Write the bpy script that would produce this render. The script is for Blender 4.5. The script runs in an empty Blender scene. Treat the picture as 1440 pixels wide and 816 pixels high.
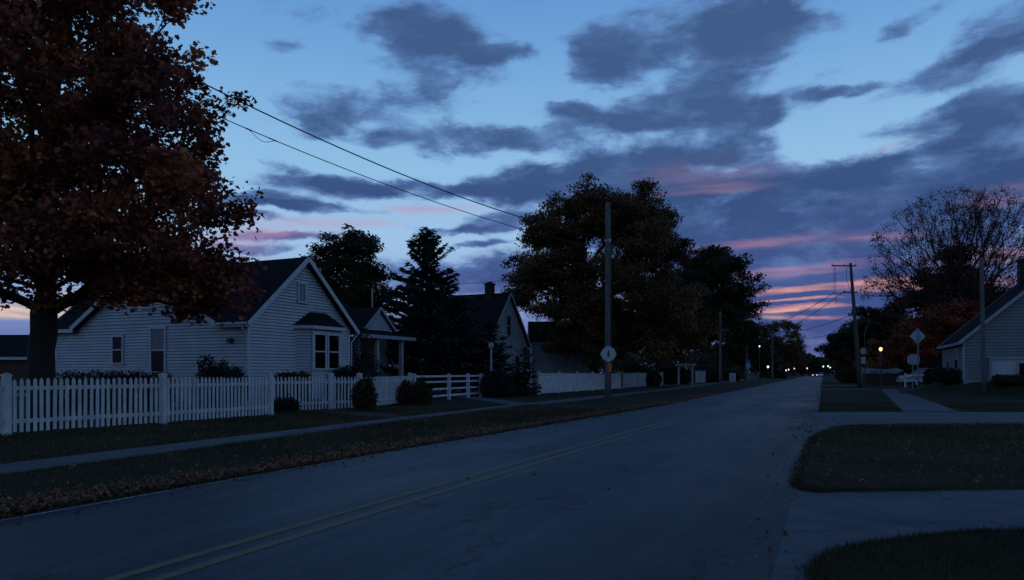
import bpy, math, random
import numpy as np
from mathutils import Vector, Matrix

random.seed(7)
SC = bpy.context.scene
COL = SC.collection
F, H, HY, CX = 1040.0, 1.5, 524.0, 720.0      # lens in photo pixels, eye height, horizon row, centre column


def ax(px, Y):
    return (px - CX) / F * Y


def hz(py, Y):
    return H + (HY - py) / F * Y


def G(px, py):
    Y = F * H / (py - HY)
    return (ax(px, Y), Y)


def lin(r, g, b):
    def c(v):
        v /= 255.0
        return v / 12.92 if v <= 0.04045 else ((v + 0.055) / 1.055) ** 2.4
    return (c(r), c(g), c(b), 1.0)


# ------------------------------------------------------------------ nodes
def N(nt, t, **kw):
    n = nt.nodes.new(t)
    for k, v in kw.items():
        setattr(n, k, v)
    return n


def setin(nt, sock, v):
    if hasattr(v, 'is_output') or isinstance(v, bpy.types.NodeSocket):
        nt.links.new(v, sock)
    else:
        sock.default_value = v


def math_(nt, op, a, b=0.0, c=None, clamp=False):
    n = N(nt, 'ShaderNodeMath', operation=op, use_clamp=clamp)
    setin(nt, n.inputs[0], a)
    setin(nt, n.inputs[1], b)
    if c is not None:
        setin(nt, n.inputs[2], c)
    return n.outputs[0]


def mix_(nt, f, a, b, mode='MIX'):
    n = N(nt, 'ShaderNodeMix', data_type='RGBA', blend_type=mode)
    setin(nt, n.inputs[0], f)
    setin(nt, n.inputs[6], a)
    setin(nt, n.inputs[7], b)
    return n.outputs[2]


def ramp_(nt, f, stops, interp='LINEAR'):
    n = N(nt, 'ShaderNodeValToRGB')
    r = n.color_ramp
    r.interpolation = interp
    while len(r.elements) < len(stops):
        r.elements.new(0.5)
    for e, (p, c) in zip(r.elements, stops):
        e.position = p
        e.color = c if len(c) == 4 else (*c, 1)
    setin(nt, n.inputs[0], f)
    return n.outputs[0]


def noise_(nt, vec, scale, detail=3, rough=0.5, dist=0.0, out=0):
    n = N(nt, 'ShaderNodeTexNoise')
    n.inputs['Scale'].default_value = scale
    n.inputs['Detail'].default_value = detail
    n.inputs['Roughness'].default_value = rough
    n.inputs['Distortion'].default_value = dist
    if vec is not None:
        nt.links.new(vec, n.inputs['Vector'])
    return n.outputs[out]


def maprange_(nt, v, a, b, c, d, kind='SMOOTHSTEP'):
    n = N(nt, 'ShaderNodeMapRange', interpolation_type=kind)
    setin(nt, n.inputs[0], v)
    for i, x in enumerate((a, b, c, d)):
        n.inputs[1 + i].default_value = x
    return n.outputs[0]


def mapping_(nt, vec, loc=(0, 0, 0), rot=(0, 0, 0), scale=(1, 1, 1), kind='POINT'):
    n = N(nt, 'ShaderNodeMapping', vector_type=kind)
    nt.links.new(vec, n.inputs[0])
    n.inputs[1].default_value = loc
    n.inputs[2].default_value = rot
    n.inputs[3].default_value = scale
    return n.outputs[0]


def c3(t):
    return (t[0], t[1], t[2], 1.0)


def newmat(name):
    m = bpy.data.materials.new(name)
    m.use_nodes = True
    nt = m.node_tree
    bs = nt.nodes['Principled BSDF']
    return m, nt, bs


def mat(name, c1, c2=None, scale=6.0, rough=0.7, bump=0.0, bscale=40.0, stretch=(1, 1, 1), spec=0.3, metal=0.0):
    m, nt, bs = newmat(name)
    tc = N(nt, 'ShaderNodeTexCoord')
    v = mapping_(nt, tc.outputs['Object'], scale=stretch)
    if c2 is None:
        c2 = tuple(x * 0.75 for x in c1[:3])
    f = noise_(nt, v, scale, 5, 0.62)
    f = maprange_(nt, f, 0.3, 0.7, 0, 1)
    nt.links.new(mix_(nt, f, c3(c1), c3(c2)), bs.inputs['Base Color'])
    bs.inputs['Roughness'].default_value = rough
    bs.inputs['Specular IOR Level'].default_value = spec
    bs.inputs['Metallic'].default_value = metal
    if bump:
        b = N(nt, 'ShaderNodeBump')
        b.inputs['Strength'].default_value = bump
        b.inputs['Distance'].default_value = 0.02
        nt.links.new(noise_(nt, v, bscale, 4, 0.6), b.inputs['Height'])
        nt.links.new(b.outputs[0], bs.inputs['Normal'])
    return m


def leafmat(name, cols, trans=0.3):
    m, nt, bs = newmat(name)
    at = N(nt, 'ShaderNodeAttribute', attribute_name='tint')
    n = len(cols)
    col = ramp_(nt, at.outputs['Fac'], [(i / (n - 1), c3(c)) for i, c in enumerate(cols)])
    nt.links.new(col, bs.inputs['Base Color'])
    bs.inputs['Roughness'].default_value = 0.55
    bs.inputs['Specular IOR Level'].default_value = 0.25
    tr = N(nt, 'ShaderNodeBsdfTranslucent')
    nt.links.new(col, tr.inputs[0])
    mx = N(nt, 'ShaderNodeMixShader')
    mx.inputs[0].default_value = trans
    nt.links.new(bs.outputs[0], mx.inputs[1])
    nt.links.new(tr.outputs[0], mx.inputs[2])
    nt.links.new(mx.outputs[0], nt.nodes['Material Output'].inputs[0])
    return m


def emit(name, col, strength):
    m, nt, bs = newmat(name)
    bs.inputs['Base Color'].default_value = c3(col)
    bs.inputs['Emission Color'].default_value = c3(col)
    bs.inputs['Emission Strength'].default_value = strength
    return m


# ------------------------------------------------------------------ meshes
class MB:
    def __init__(s):
        s.v, s.f = [], []

    def add(s, vs, fs):
        o = len(s.v)
        s.v += [tuple(p) for p in vs]
        s.f += [tuple(o + i for i in f) for f in fs]
        return s

    def box(s, x0, x1, y0, y1, z0, z1):
        vs = [(x, y, z) for z in (z0, z1) for y in (y0, y1) for x in (x0, x1)]
        return s.add(vs, [(0, 2, 3, 1), (4, 5, 7, 6), (0, 1, 5, 4), (2, 6, 7, 3), (0, 4, 6, 2), (1, 3, 7, 5)])

    def quad(s, *p):
        return s.add(p, [tuple(range(len(p)))])

    def obox(s, W, t0, t1, o0, o1, z0, z1):
        """box in a wall's frame W = (A, u, n)"""
        A, u, n = W
        vs = []
        for z in (z0, z1):
            for o in (o0, o1):
                for t in (t0, t1):
                    vs.append((A[0] + u[0] * t + n[0] * o, A[1] + u[1] * t + n[1] * o, z))
        return s.add(vs, [(0, 2, 3, 1), (4, 5, 7, 6), (0, 1, 5, 4), (2, 6, 7, 3), (0, 4, 6, 2), (1, 3, 7, 5)])

    def slab(s, pts, th):
        P = [Vector(p) for p in pts]
        n = (P[1] - P[0]).cross(P[2] - P[0]).normalized()
        if n.z < 0:
            n = -n
        Q = [p - n * th for p in P]
        k = len(P)
        fs = [tuple(range(k)), tuple(range(2 * k - 1, k - 1, -1))]
        fs += [(i, k + i, k + (i + 1) % k, (i + 1) % k) for i in range(k)]
        return s.add([tuple(p) for p in P + Q], fs)

    def prism(s, poly, z0, z1):
        k = len(poly)
        vs = [(x, y, z0) for x, y in poly] + [(x, y, z1) for x, y in poly]
        fs = [tuple(range(k - 1, -1, -1)), tuple(range(k, 2 * k))]
        fs += [(i, (i + 1) % k, k + (i + 1) % k, k + i) for i in range(k)]
        return s.add(vs, fs)

    def beam(s, p, q, w, h):
        p, q = Vector(p), Vector(q)
        d = (q - p).normalized()
        r = d.cross(Vector((0, 0, 1)))
        if r.length < 1e-4:
            r = Vector((1, 0, 0))
        r.normalize()
        u = r.cross(d)
        vs = [tuple(e + r * a * w / 2 + u * b * h / 2) for e in (p, q) for a, b in ((-1, -1), (1, -1), (1, 1), (-1, 1))]
        return s.add(vs, [(0, 3, 2, 1), (4, 5, 6, 7), (0, 1, 5, 4), (1, 2, 6, 5), (2, 3, 7, 6), (3, 0, 4, 7)])

    def tube(s, pts, rad, n=6, cap=True):
        P = [Vector(p) for p in pts]
        o = len(s.v)
        ref = None
        for i, p in enumerate(P):
            d = (P[min(i + 1, len(P) - 1)] - P[max(i - 1, 0)])
            if d.length < 1e-9:
                d = Vector((0, 0, 1))
            d.normalize()
            if ref is None:
                ref = Vector((1, 0, 0)) if abs(d.x) < .8 else Vector((0, 1, 0))
            a = (ref - d * ref.dot(d))
            if a.length < 1e-4:
                a = d.orthogonal()
            a.normalize()
            ref = a
            b = d.cross(a)
            r = rad[i] if hasattr(rad, '__len__') else rad
            for k in range(n):
                t = 2 * math.pi * k / n
                s.v.append(tuple(p + a * (r * math.cos(t)) + b * (r * math.sin(t))))
        for i in range(len(P) - 1):
            for k in range(n):
                k2 = (k + 1) % n
                s.f.append((o + i * n + k, o + i * n + k2, o + (i + 1) * n + k2, o + (i + 1) * n + k))
        if cap:
            s.f.append(tuple(o + k for k in range(n - 1, -1, -1)))
            e = o + (len(P) - 1) * n
            s.f.append(tuple(e + k for k in range(n)))
        return s

    def lathe(s, prof, n=12, c=(0, 0)):
        o = len(s.v)
        for r, z in prof:
            for k in range(n):
                t = 2 * math.pi * k / n
                s.v.append((c[0] + r * math.cos(t), c[1] + r * math.sin(t), z))
        for i in range(len(prof) - 1):
            for k in range(n):
                k2 = (k + 1) % n
                s.f.append((o + i * n + k, o + i * n + k2, o + (i + 1) * n + k2, o + (i + 1) * n + k))
        s.f.append(tuple(o + k for k in range(n - 1, -1, -1)))
        e = o + (len(prof) - 1) * n
        s.f.append(tuple(e + k for k in range(n)))
        return s

    def build(s, name, m, parent=None, smooth=False):
        me = bpy.data.meshes.new(name)
        me.from_pydata(s.v, [], s.f)
        if smooth:
            for p in me.polygons:
                p.use_smooth = True
        me.materials.append(m)
        me.update()
        ob = bpy.data.objects.new(name, me)
        COL.objects.link(ob)
        if parent:
            ob.parent = parent
        return ob


def tag(o, label=None, cat=None, group=None, kind=None):
    if label:
        o['label'] = label
    if cat:
        o['category'] = cat
    if group:
        o['group'] = group
    if kind:
        o['kind'] = kind
    return o


def thing(name, label, cat, loc=(0, 0, 0), rz=0.0, group=None):
    o = bpy.data.objects.new(name, None)
    o.empty_display_size = 0.3
    COL.objects.link(o)
    o.location = loc
    o.rotation_euler = (0, 0, rz)
    return tag(o, label, cat, group)


def struct(o):
    o['kind'] = 'structure'
    return o


# ------------------------------------------------------------------ leaves
MAPLE = np.array([(0, -.5, 0), (.2, -.22, .02), (.52, -.1, .08), (.26, .1, .02), (.3, .34, .06), (0, .55, .0),
                  (-.3, .34, .06), (-.26, .1, .02), (-.52, -.1, .08), (-.2, -.22, .02)])
OVAL = np.array([(0, -.5, 0), (.27, -.12, .05), (.22, .25, .04), (0, .5, -.03), (-.22, .25, .04), (-.27, -.12, .05)])
SPRAY = np.array([(0, -.5, 0), (.16, -.2, .03), (.12, .3, .0), (0, .5, -.06), (-.12, .3, .0), (-.16, -.2, .03)])
TRI = np.array([(-.5, 0, 0), (.5, 0, 0), (0, 0, 1.0)])


def leaf_mesh(name, pos, size, tmpl, m, parent, tint, rng, normal=None, spin=None):
    n, k = len(pos), len(tmpl)
    pos = np.asarray(pos, float)
    if normal is None:
        normal = rng.normal(size=(n, 3))
    normal = normal / (np.linalg.norm(normal, axis=1, keepdims=True) + 1e-9)
    a = rng.normal(size=(n, 3)) if spin is None else spin
    a = a - normal * np.sum(a * normal, axis=1, keepdims=True)
    a /= (np.linalg.norm(a, axis=1, keepdims=True) + 1e-9)
    b = np.cross(normal, a)
    T = tmpl[None, :, :] * np.asarray(size, float).reshape(n, 1, 1)
    V = pos[:, None, :] + T[:, :, 0:1] * b[:, None, :] + T[:, :, 1:2] * a[:, None, :] + T[:, :, 2:3] * normal[:, None, :]
    me = bpy.data.meshes.new(name)
    me.vertices.add(n * k)
    me.vertices.foreach_set('co', V.reshape(-1).astype(np.float32))
    me.loops.add(n * k)
    me.loops.foreach_set('vertex_index', np.arange(n * k, dtype=np.int32))
    me.polygons.add(n)
    me.polygons.foreach_set('loop_start', (np.arange(n) * k).astype(np.int32))
    me.polygons.foreach_set('loop_total', np.full(n, k, np.int32))
    me.update(calc_edges=True)
    at = me.attributes.new('tint', 'FLOAT', 'FACE')
    at.data.foreach_set('value', np.clip(tint, 0, 1).astype(np.float32))
    me.materials.append(m)
    ob = bpy.data.objects.new(name, me)
    COL.objects.link(ob)
    if parent:
        ob.parent = parent
    return ob


def sample_lobes(lobes, n, rng, hollow=0.55):
    L = np.array(lobes, float)
    w = (L[:, 3] * L[:, 4] * L[:, 5]) ** 0.75
    w /= w.sum()
    idx = rng.choice(len(L), n, p=w)
    d = rng.normal(size=(n, 3))
    d /= np.linalg.norm(d, axis=1, keepdims=True)
    r = 1 - hollow * rng.random(n) ** 1.6
    return L[idx, :3] + d * L[idx, 3:6] * r[:, None]


def skeleton(targets, trunk_h, leader, rng, step=0.7, alpha=0.35, trunk_pts=None):
    pos, par, plen = [], [], []

    def addn(p, pr):
        pos.append(np.array(p, float))
        par.append(pr)
        plen.append(0.0 if pr < 0 else plen[pr] + np.linalg.norm(pos[-1] - pos[pr]))
        return len(pos) - 1
    last = addn((0, 0, 0), -1)
    nst = max(4, int(leader / step))
    wob = rng.normal(size=2) * 0.0
    first = 0
    for i in range(1, nst + 1):
        z = leader * i / nst
        wob = wob + rng.normal(size=2) * 0.05 * step
        last = addn((wob[0] * 1.5, wob[1] * 1.5, z), last)
        if z < trunk_h:
            first = last
    order = np.argsort(np.linalg.norm(targets - np.array([0, 0, trunk_h]), axis=1))
    ends = []
    for t in targets[order]:
        P = np.array(pos[first:])
        d = np.linalg.norm(P - t, axis=1)
        cost = d + alpha * np.array(plen[first:]) + 0.5 * np.maximum(0, P[:, 2] - t[2])
        j = int(np.argmin(cost)) + first
        a = pos[j]
        ln = np.linalg.norm(t - a)
        m = max(1, int(ln / step))
        ctrl = (a + t) / 2 + np.array([0, 0, 0.14 * ln]) + rng.normal(size=3) * 0.06 * ln
        cur = j
        for q in range(1, m + 1):
            u = q / m
            p = (1 - u) ** 2 * a + 2 * u * (1 - u) * ctrl + u * u * t
            cur = addn(p, cur)
        ends.append(cur)
    return np.array(pos), np.array(par), ends


def branches(pos, par, ends, r_trunk, r_tip, mb, flare=1.25, maxsides=9, keep=0.0):
    n = len(pos)
    cnt = np.zeros(n)
    for e in ends:
        cnt[e] += 1
    ch = [[] for _ in range(n)]
    for i in range(n - 1, 0, -1):
        cnt[par[i]] += cnt[i]
        ch[par[i]].append(i)
    e = math.log(r_trunk / r_tip) / math.log(max(2, cnt[0]))
    rad = r_tip * np.maximum(cnt, 1) ** e
    # chains
    stack = [(0, None)]
    while stack:
        s, p = stack.pop()
        chain = [] if p is None else [p]
        cur = s
        while True:
            chain.append(cur)
            if not ch[cur]:
                break
            kids = sorted(ch[cur], key=lambda k: -cnt[k])
            for k in kids[1:]:
                stack.append((k, cur))
            cur = kids[0]
        rr = [rad[c] for c in chain]
        if p is not None:
            rr[0] = rr[1]
        else:
            rr[0] *= flare * 1.15
            if len(rr) > 1:
                rr[1] *= 1.08
        if max(rr) < keep:
            continue
        sides = maxsides if max(rr) > 0.12 else (5 if max(rr) > 0.04 else 3)
        mb.tube([pos[c] for c in chain], rr, sides)


def tree(name, label, loc, lobes, n_clump, clump_r, per, leaf, lmat, bark, trunk_r, trunk_h, seed,
         group=None, tmpl=OVAL, hollow=0.55, leader=None, zmin=None, flat=0.6, r_tip=0.015, step=0.7, cat='tree',
         bough=None, tone=0.5, keep=0.0, tintvar=0.28, scale=1.0):
    rng = np.random.default_rng(seed)
    root = thing(name, label, cat, loc, rng.random() * 0.0, group)
    lobes = [tuple(v * scale for v in l) for l in lobes]
    bough = bough or clump_r * 1.75
    nb_ = max(8, n_clump // 7)
    inner = [(l[0], l[1], l[2]) + tuple(max(.4, v - bough * .75) for v in l[3:]) for l in lobes]
    Bc = sample_lobes(inner, nb_, rng, hollow)
    d_ = rng.normal(size=(n_clump, 3))
    d_ /= np.linalg.norm(d_, axis=1, keepdims=True)
    d_ *= (bough * rng.random(n_clump) ** .45)[:, None]
    d_[:, 2] *= .5
    bi = rng.integers(0, nb_, n_clump)
    T = Bc[bi] + d_
    btint = rng.normal(size=nb_) * tintvar * .6
    if zmin is not None:
        T[:, 2] = np.maximum(T[:, 2], zmin + rng.random(n_clump) * 0.5)
    top = max(l[2] + l[5] for l in lobes)
    pos, par, ends = skeleton(T, trunk_h, leader or (trunk_h + 0.5 * (top - trunk_h)), rng, step)
    mb = MB()
    branches(pos, par, ends, trunk_r, r_tip, mb, keep=keep)
    mb.build('trunk', bark, root, True)
    if per > 0:
        cnts = np.maximum(3, (per * rng.uniform(0.5, 1.5, n_clump)).astype(int))
        idx = np.repeat(np.arange(n_clump), cnts)
        n = len(idx)
        cr = clump_r * rng.uniform(0.65, 1.3, n_clump)
        d = rng.normal(size=(n, 3))
        d /= np.linalg.norm(d, axis=1, keepdims=True)
        d *= (rng.random(n) ** .5)[:, None]
        d[:, 2] *= flat
        p = T[idx] + d * cr[idx][:, None]
        tint = tone + btint[bi[idx]] + (rng.normal(size=n_clump) * tintvar * 0.5)[idx] + rng.normal(size=n) * tintvar * 0.6
        nor = rng.normal(size=(n, 3))
        nor[:, 2] = np.abs(nor[:, 2]) + 0.3
        leaf_mesh('crown', p, leaf * rng.uniform(0.6, 1.3, n), tmpl, lmat, root, tint, rng, nor)
    return root


def conifer(name, label, loc, h, rb, lmat, bark, seed, group=None, z0=0.5, step=0.3, tr=0.16, spray=0.34, power=0.85, dens=1.0):
    rng = np.random.default_rng(seed)
    root = thing(name, label, 'tree', loc, 0, group)
    mb = MB()
    mb.tube([(0, 0, 0), (0.02, 0, h * .3), (0, .03, h * .7), (0, 0, h * .985)], [tr * 1.2, tr, tr * .5, .012], 8)
    P, Nn, Sp, Sz = [], [], [], []
    z = z0
    while z < h * 0.985:
        L = rb * (1 - (z - z0) / (h - z0)) ** power
        nb = max(4, int(7 * min(1, L / rb + 0.35)))
        a0 = rng.random() * 6.28
        for i in range(nb):
            a = a0 + 6.283 * i / nb + rng.normal() * 0.2
            l = max(0.12, L * rng.uniform(0.72, 1.12))
            d = np.array([math.cos(a), math.sin(a), 0])
            droop = rng.uniform(-0.1, 0.28) if z < h * .75 else -0.45
            zz = z + rng.normal() * 0.06
            pts = [np.array([0, 0, zz]) + d * l * t + np.array([0, 0, -droop * l * t + 0.25 * l * t * t]) for t in (0, .35, .7, 1)]
            mb.tube(pts, [0.012 + 0.014 * l, 0.01 + .009 * l, .008, .004], 3, False)
            m = max(6, int(l * 17 * dens))
            for q in range(m):
                t = rng.uniform(0.12, 1.03)
                c = np.array([0, 0, zz]) + d * l * t + np.array([0, 0, -droop * l * t + 0.25 * l * t * t])
                w = (0.1 + 0.3 * (1 - abs(t - .45)) * min(1, l * .6))
                side = np.array([-d[1], d[0], 0]) * rng.uniform(-1, 1)
                dr = d + side * 1.1 + np.array([0, 0, rng.uniform(-.5, .15)])
                P.append(c + side * w * rng.uniform(0.2, 1) + np.array([0, 0, rng.normal() * 0.05]))
                Nn.append(np.array([0, 0, 1]) + rng.normal(size=3) * 0.45)
                Sp.append(dr)
                Sz.append(spray * rng.uniform(0.7, 1.35) * (0.65 + 0.35 * min(1, l)))
        z += step * (0.75 + 0.4 * L / rb)
    for q in range(14):
        P.append(np.array([0, 0, h - 0.05 * q]))
        Nn.append(rng.normal(size=3))
        Sp.append(np.array([rng.normal() * .5, rng.normal() * .5, 1]))
        Sz.append(spray * .7)
    mb.build('trunk', bark, root, True)
    n = len(P)
    leaf_mesh('foliage', np.array(P), np.array(Sz), SPRAY, lmat, root, 0.5 + rng.normal(size=n) * 0.25, rng, np.array(Nn), np.array(Sp))
    return root


def bush(name, label, loc, lobes, n, leaf, lmat, bark, seed, group=None, tmpl=OVAL, cat='shrub', hollow=0.5, tone=.5):
    rng = np.random.default_rng(seed)
    root = thing(name, label, cat, loc, 0, group)
    p = sample_lobes(lobes, n, rng, hollow)
    p += rng.normal(size=p.shape) * 0.05
    p[:, 2] = np.abs(p[:, 2]) + 0.02
    mb = MB()
    for q in sample_lobes(lobes, 9, rng, 0.4):
        mb.tube([(q[0] * .1, q[1] * .1, 0), (q[0] * .5, q[1] * .5, q[2] * .6), tuple(q)], [.025, .018, .006], 4)
    mb.build('stem', bark, root)
    leaf_mesh('foliage', p, leaf * rng.uniform(.6, 1.3, n), tmpl, lmat, root, tone + rng.normal(size=n) * .25, rng)
    return root


# ------------------------------------------------------------------ materials
def asphalt_mat():
    m, nt, bs = newmat('worn_asphalt')
    tc = N(nt, 'ShaderNodeTexCoord')
    uv = N(nt, 'ShaderNodeUVMap')
    sep = N(nt, 'ShaderNodeSeparateXYZ')
    nt.links.new(uv.outputs[0], sep.inputs[0])
    u = sep.outputs[0]
    fine = noise_(nt, tc.outputs['Object'], 34, 4, 0.75)
    mid = noise_(nt, tc.outputs['Object'], 14, 5, 0.75)
    wu = math_(nt, 'MULTIPLY_ADD', math_(nt, 'SUBTRACT', noise_(nt, mapping_(nt, uv.outputs[0], scale=(2, .07, 1)), 1.4, 4, .6), .5), .30, u)
    band = ramp_(nt, wu, [(0, (.5,) * 3), (.1, (.75,) * 3), (.2, (.45,) * 3), (.32, (.8,) * 3), (.43, (.3,) * 3), (.54, (.75,) * 3), (.68, (.12,) * 3), (.8, (.55,) * 3), (.95, (.1,) * 3)])
    spk = noise_(nt, tc.outputs['Object'], 85, 2, 0.6)
    big = noise_(nt, mapping_(nt, uv.outputs[0], scale=(2.2, 0.10, 1)), 1.6, 5, 0.6)
    streak = noise_(nt, mapping_(nt, uv.outputs[0], scale=(26, 0.05, 1)), 1.0, 4, 0.6)
    base = mix_(nt, math_(nt, 'MULTIPLY_ADD', maprange_(nt, big, .3, .7, 0, 1), .45, math_(nt, 'MULTIPLY', band, .6)), (.013, .0148, .0175, 1), (.047, .051, .059, 1))
    base = mix_(nt, maprange_(nt, mid, .5, .72, 0, .55), base, (.028, .030, .034, 1))
    base = mix_(nt, maprange_(nt, streak, .42, .7, 0, .6), base, (.085, .092, .105, 1))
    base = mix_(nt, maprange_(nt, fine, .35, .62, 0.75, 0), base, (.02, .021, .024, 1))
    base = mix_(nt, maprange_(nt, spk, .54, .7, 0, .6), base, (.16, .168, .18, 1))
    # gutter strip, base colour darker towards the right edge with a wavering border
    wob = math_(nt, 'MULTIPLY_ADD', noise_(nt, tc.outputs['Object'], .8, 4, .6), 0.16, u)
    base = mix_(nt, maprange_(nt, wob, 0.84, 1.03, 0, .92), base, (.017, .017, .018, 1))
    # cracks
    vo = N(nt, 'ShaderNodeTexVoronoi', feature='DISTANCE_TO_EDGE')
    vo.inputs['Scale'].default_value = .33
    wv = N(nt, 'ShaderNodeVectorMath', operation='ADD')
    nt.links.new(tc.outputs['Object'], wv.inputs[0])
    sc = N(nt, 'ShaderNodeVectorMath', operation='SCALE')
    nt.links.new(noise_(nt, tc.outputs['Object'], 1.3, 5, .65, out=1), sc.inputs[0])
    sc.inputs['Scale'].default_value = 1.6
    nt.links.new(sc.outputs[0], wv.inputs[1])
    nt.links.new(wv.outputs[0], vo.inputs['Vector'])
    crk = maprange_(nt, vo.outputs['Distance'], 0.0, 0.016, 1, 0)
    msk = maprange_(nt, noise_(nt, tc.outputs['Object'], .23, 2), .40, .50, 0, .95)
    crk = math_(nt, 'MULTIPLY', crk, msk)
    base = mix_(nt, crk, base, (.006, .006, .007, 1))
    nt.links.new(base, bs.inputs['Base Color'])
    nt.links.new(maprange_(nt, big, .3, .7, .5, .68), bs.inputs['Roughness'])
    bs.inputs['Specular IOR Level'].default_value = 0.35
    bp = N(nt, 'ShaderNodeBump')
    bp.inputs['Strength'].default_value = 0.5
    bp.inputs['Distance'].default_value = 0.008
    hgt = math_(nt, 'SUBTRACT', math_(nt, 'ADD', fine, spk), crk)
    nt.links.new(hgt, bp.inputs['Height'])
    nt.links.new(bp.outputs[0], bs.inputs['Normal'])
    return m


def grass_mat():
    m, nt, bs = newmat('autumn_grass')
    tc = N(nt, 'ShaderNodeTexCoord')
    a = noise_(nt, tc.outputs['Object'], .35, 5, .6)
    b = noise_(nt, tc.outputs['Object'], 9, 4, .7)
    col = ramp_(nt, a, [(.3, (.026, .027, .013)), (.5, (.043, .037, .017)), (.62, (.064, .05, .023)), (.75, (.09, .064, .03))])
    col = mix_(nt, maprange_(nt, b, .35, .7, 0, .7), col, (.012, .015, .008, 1))
    nt.links.new(col, bs.inputs['Base Color'])
    bs.inputs['Roughness'].default_value = .9
    bs.inputs['Specular IOR Level'].default_value = .1
    bp = N(nt, 'ShaderNodeBump')
    bp.inputs['Strength'].default_value = .9
    bp.inputs['Distance'].default_value = .05
    nt.links.new(noise_(nt, tc.outputs['Object'], 22, 5, .7), bp.inputs['Height'])
    nt.links.new(bp.outputs[0], bs.inputs['Normal'])
    return m


def concrete_mat(name, c1, c2, joint=None):
    m, nt, bs = newmat(name)
    tc = N(nt, 'ShaderNodeTexCoord')
    a = noise_(nt, tc.outputs['Object'], .9, 6, .65)
    b = noise_(nt, tc.outputs['Object'], 60, 3, .7)
    col = mix_(nt, maprange_(nt, a, .3, .7, 0, 1), c3(c1), c3(c2))
    col = mix_(nt, maprange_(nt, b, .4, .75, 0, .4), col, c3(tuple(x * .55 for x in c1)))
    st = noise_(nt, mapping_(nt, tc.outputs['Object'], scale=(.12, 1.5, 1)), 1.5, 4, .6)
    col = mix_(nt, maprange_(nt, st, .55, .72, 0, .5), col, c3(tuple(x * .5 for x in c1)))
    sp = N(nt, 'ShaderNodeSeparateXYZ')
    nt.links.new(tc.outputs['Object'], sp.inputs[0])
    j = math_(nt, 'ABSOLUTE', math_(nt, 'SUBTRACT', math_(nt, 'FRACT', math_(nt, 'MULTIPLY', sp.outputs[joint or 0], 1 / 2.6)), .5))
    col = mix_(nt, maprange_(nt, j, .0, .006, .8, 0), col, (.015, .015, .016, 1))
    big = noise_(nt, tc.outputs['Object'], .33, 4, .7)
    col = mix_(nt, maprange_(nt, big, .5, .68, 0, .6), col, c3(tuple(x * .45 for x in c1)))
    vo = N(nt, 'ShaderNodeTexVoronoi', feature='DISTANCE_TO_EDGE')
    vo.inputs['Scale'].default_value = .3
    av = N(nt, 'ShaderNodeVectorMath', operation='ADD')
    nt.links.new(tc.outputs['Object'], av.inputs[0])
    nt.links.new(noise_(nt, tc.outputs['Object'], 1.5, 5, .65, out=1), av.inputs[1])
    nt.links.new(av.outputs[0], vo.inputs['Vector'])
    ck = math_(nt, 'MULTIPLY', maprange_(nt, vo.outputs['Distance'], 0, .008, 1, 0), maprange_(nt, big, .45, .55, 0, .8))
    col = mix_(nt, ck, col, (.015, .015, .016, 1))
    nt.links.new(col, bs.inputs['Base Color'])
    bs.inputs['Roughness'].default_value = .85
    bs.inputs['Specular IOR Level'].default_value = .2
    bp = N(nt, 'ShaderNodeBump')
    bp.inputs['Strength'].default_value = .35
    bp.inputs['Distance'].default_value = .01
    nt.links.new(b, bp.inputs['Height'])
    nt.links.new(bp.outputs[0], bs.inputs['Normal'])
    return m


def paint_line_mat():
    m, nt, bs = newmat('worn_yellow_paint')
    tc = N(nt, 'ShaderNodeTexCoord')
    a = noise_(nt, tc.outputs['Object'], 6, 6, .75)
    b = noise_(nt, tc.outputs['Object'], 60, 3, .7)
    f = math_(nt, 'MULTIPLY_ADD', b, .6, a)
    col = mix_(nt, maprange_(nt, f, .55, 1.1, .05, .85), (.215, .135, .03, 1), (.07, .073, .078, 1))
    nt.links.new(col, bs.inputs['Base Color'])
    bs.inputs['Roughness'].default_value = .75
    return m


def glass_mat(name, base, rough=.03):
    m, nt, bs = newmat(name)
    tc = N(nt, 'ShaderNodeTexCoord')
    bs.inputs['Base Color'].default_value = c3(base)
    bs.inputs['Roughness'].default_value = rough
    bs.inputs['Specular IOR Level'].default_value = .12
    bp = N(nt, 'ShaderNodeBump')
    bp.inputs['Strength'].default_value = .06
    bp.inputs['Distance'].default_value = .05
    nt.links.new(noise_(nt, tc.outputs['Object'], 1.7, 2), bp.inputs['Height'])
    nt.links.new(bp.outputs[0], bs.inputs['Normal'])
    return m


M = {}
M['asphalt'] = asphalt_mat()
M['grass'] = grass_mat()
M['concrete'] = concrete_mat('side_street_concrete', (.08, .082, .086), (.118, .12, .125), 0)
M['walk'] = concrete_mat('sidewalk_concrete', (.085, .084, .084), (.125, .123, .122), 1)
M['line'] = paint_line_mat()
M['edge'] = mat('worn_white_paint', (.32, .33, .34), (.09, .095, .1), 3, .8)
M['picket'] = mat('white_picket_paint', (.50, .50, .51), (.36, .36, .38), 2.2, .7, .15, 60)
M['siding'] = mat('pale_siding', (.44, .44, .47), (.36, .36, .395), 1.2, .6)
M['siding_blue'] = mat('grey_siding', (.17, .18, .195), (.135, .142, .155), 1.2, .6)
M['siding_old'] = mat('old_white_siding', (.36, .36, .38), (.27, .27, .29), 1.2, .7)
M['trim'] = mat('white_trim', (.43, .43, .445), (.34, .34, .36), 4, .5)
M['trim_dim'] = mat('weathered_trim', (.28, .28, .3), (.21, .21, .225), 4, .6)
M['shingle'] = mat('dark_shingles', (.010, .010, .011), (.017, .017, .019), 5, .95, .7, 18, (1, 1, 3), spec=.04)
M['brick'] = mat('dark_brick', (.03, .019, .017), (.02, .013, .011), 14, .9, .5, 30)
M['glass'] = glass_mat('window_glass', (.004, .004, .005))
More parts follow.
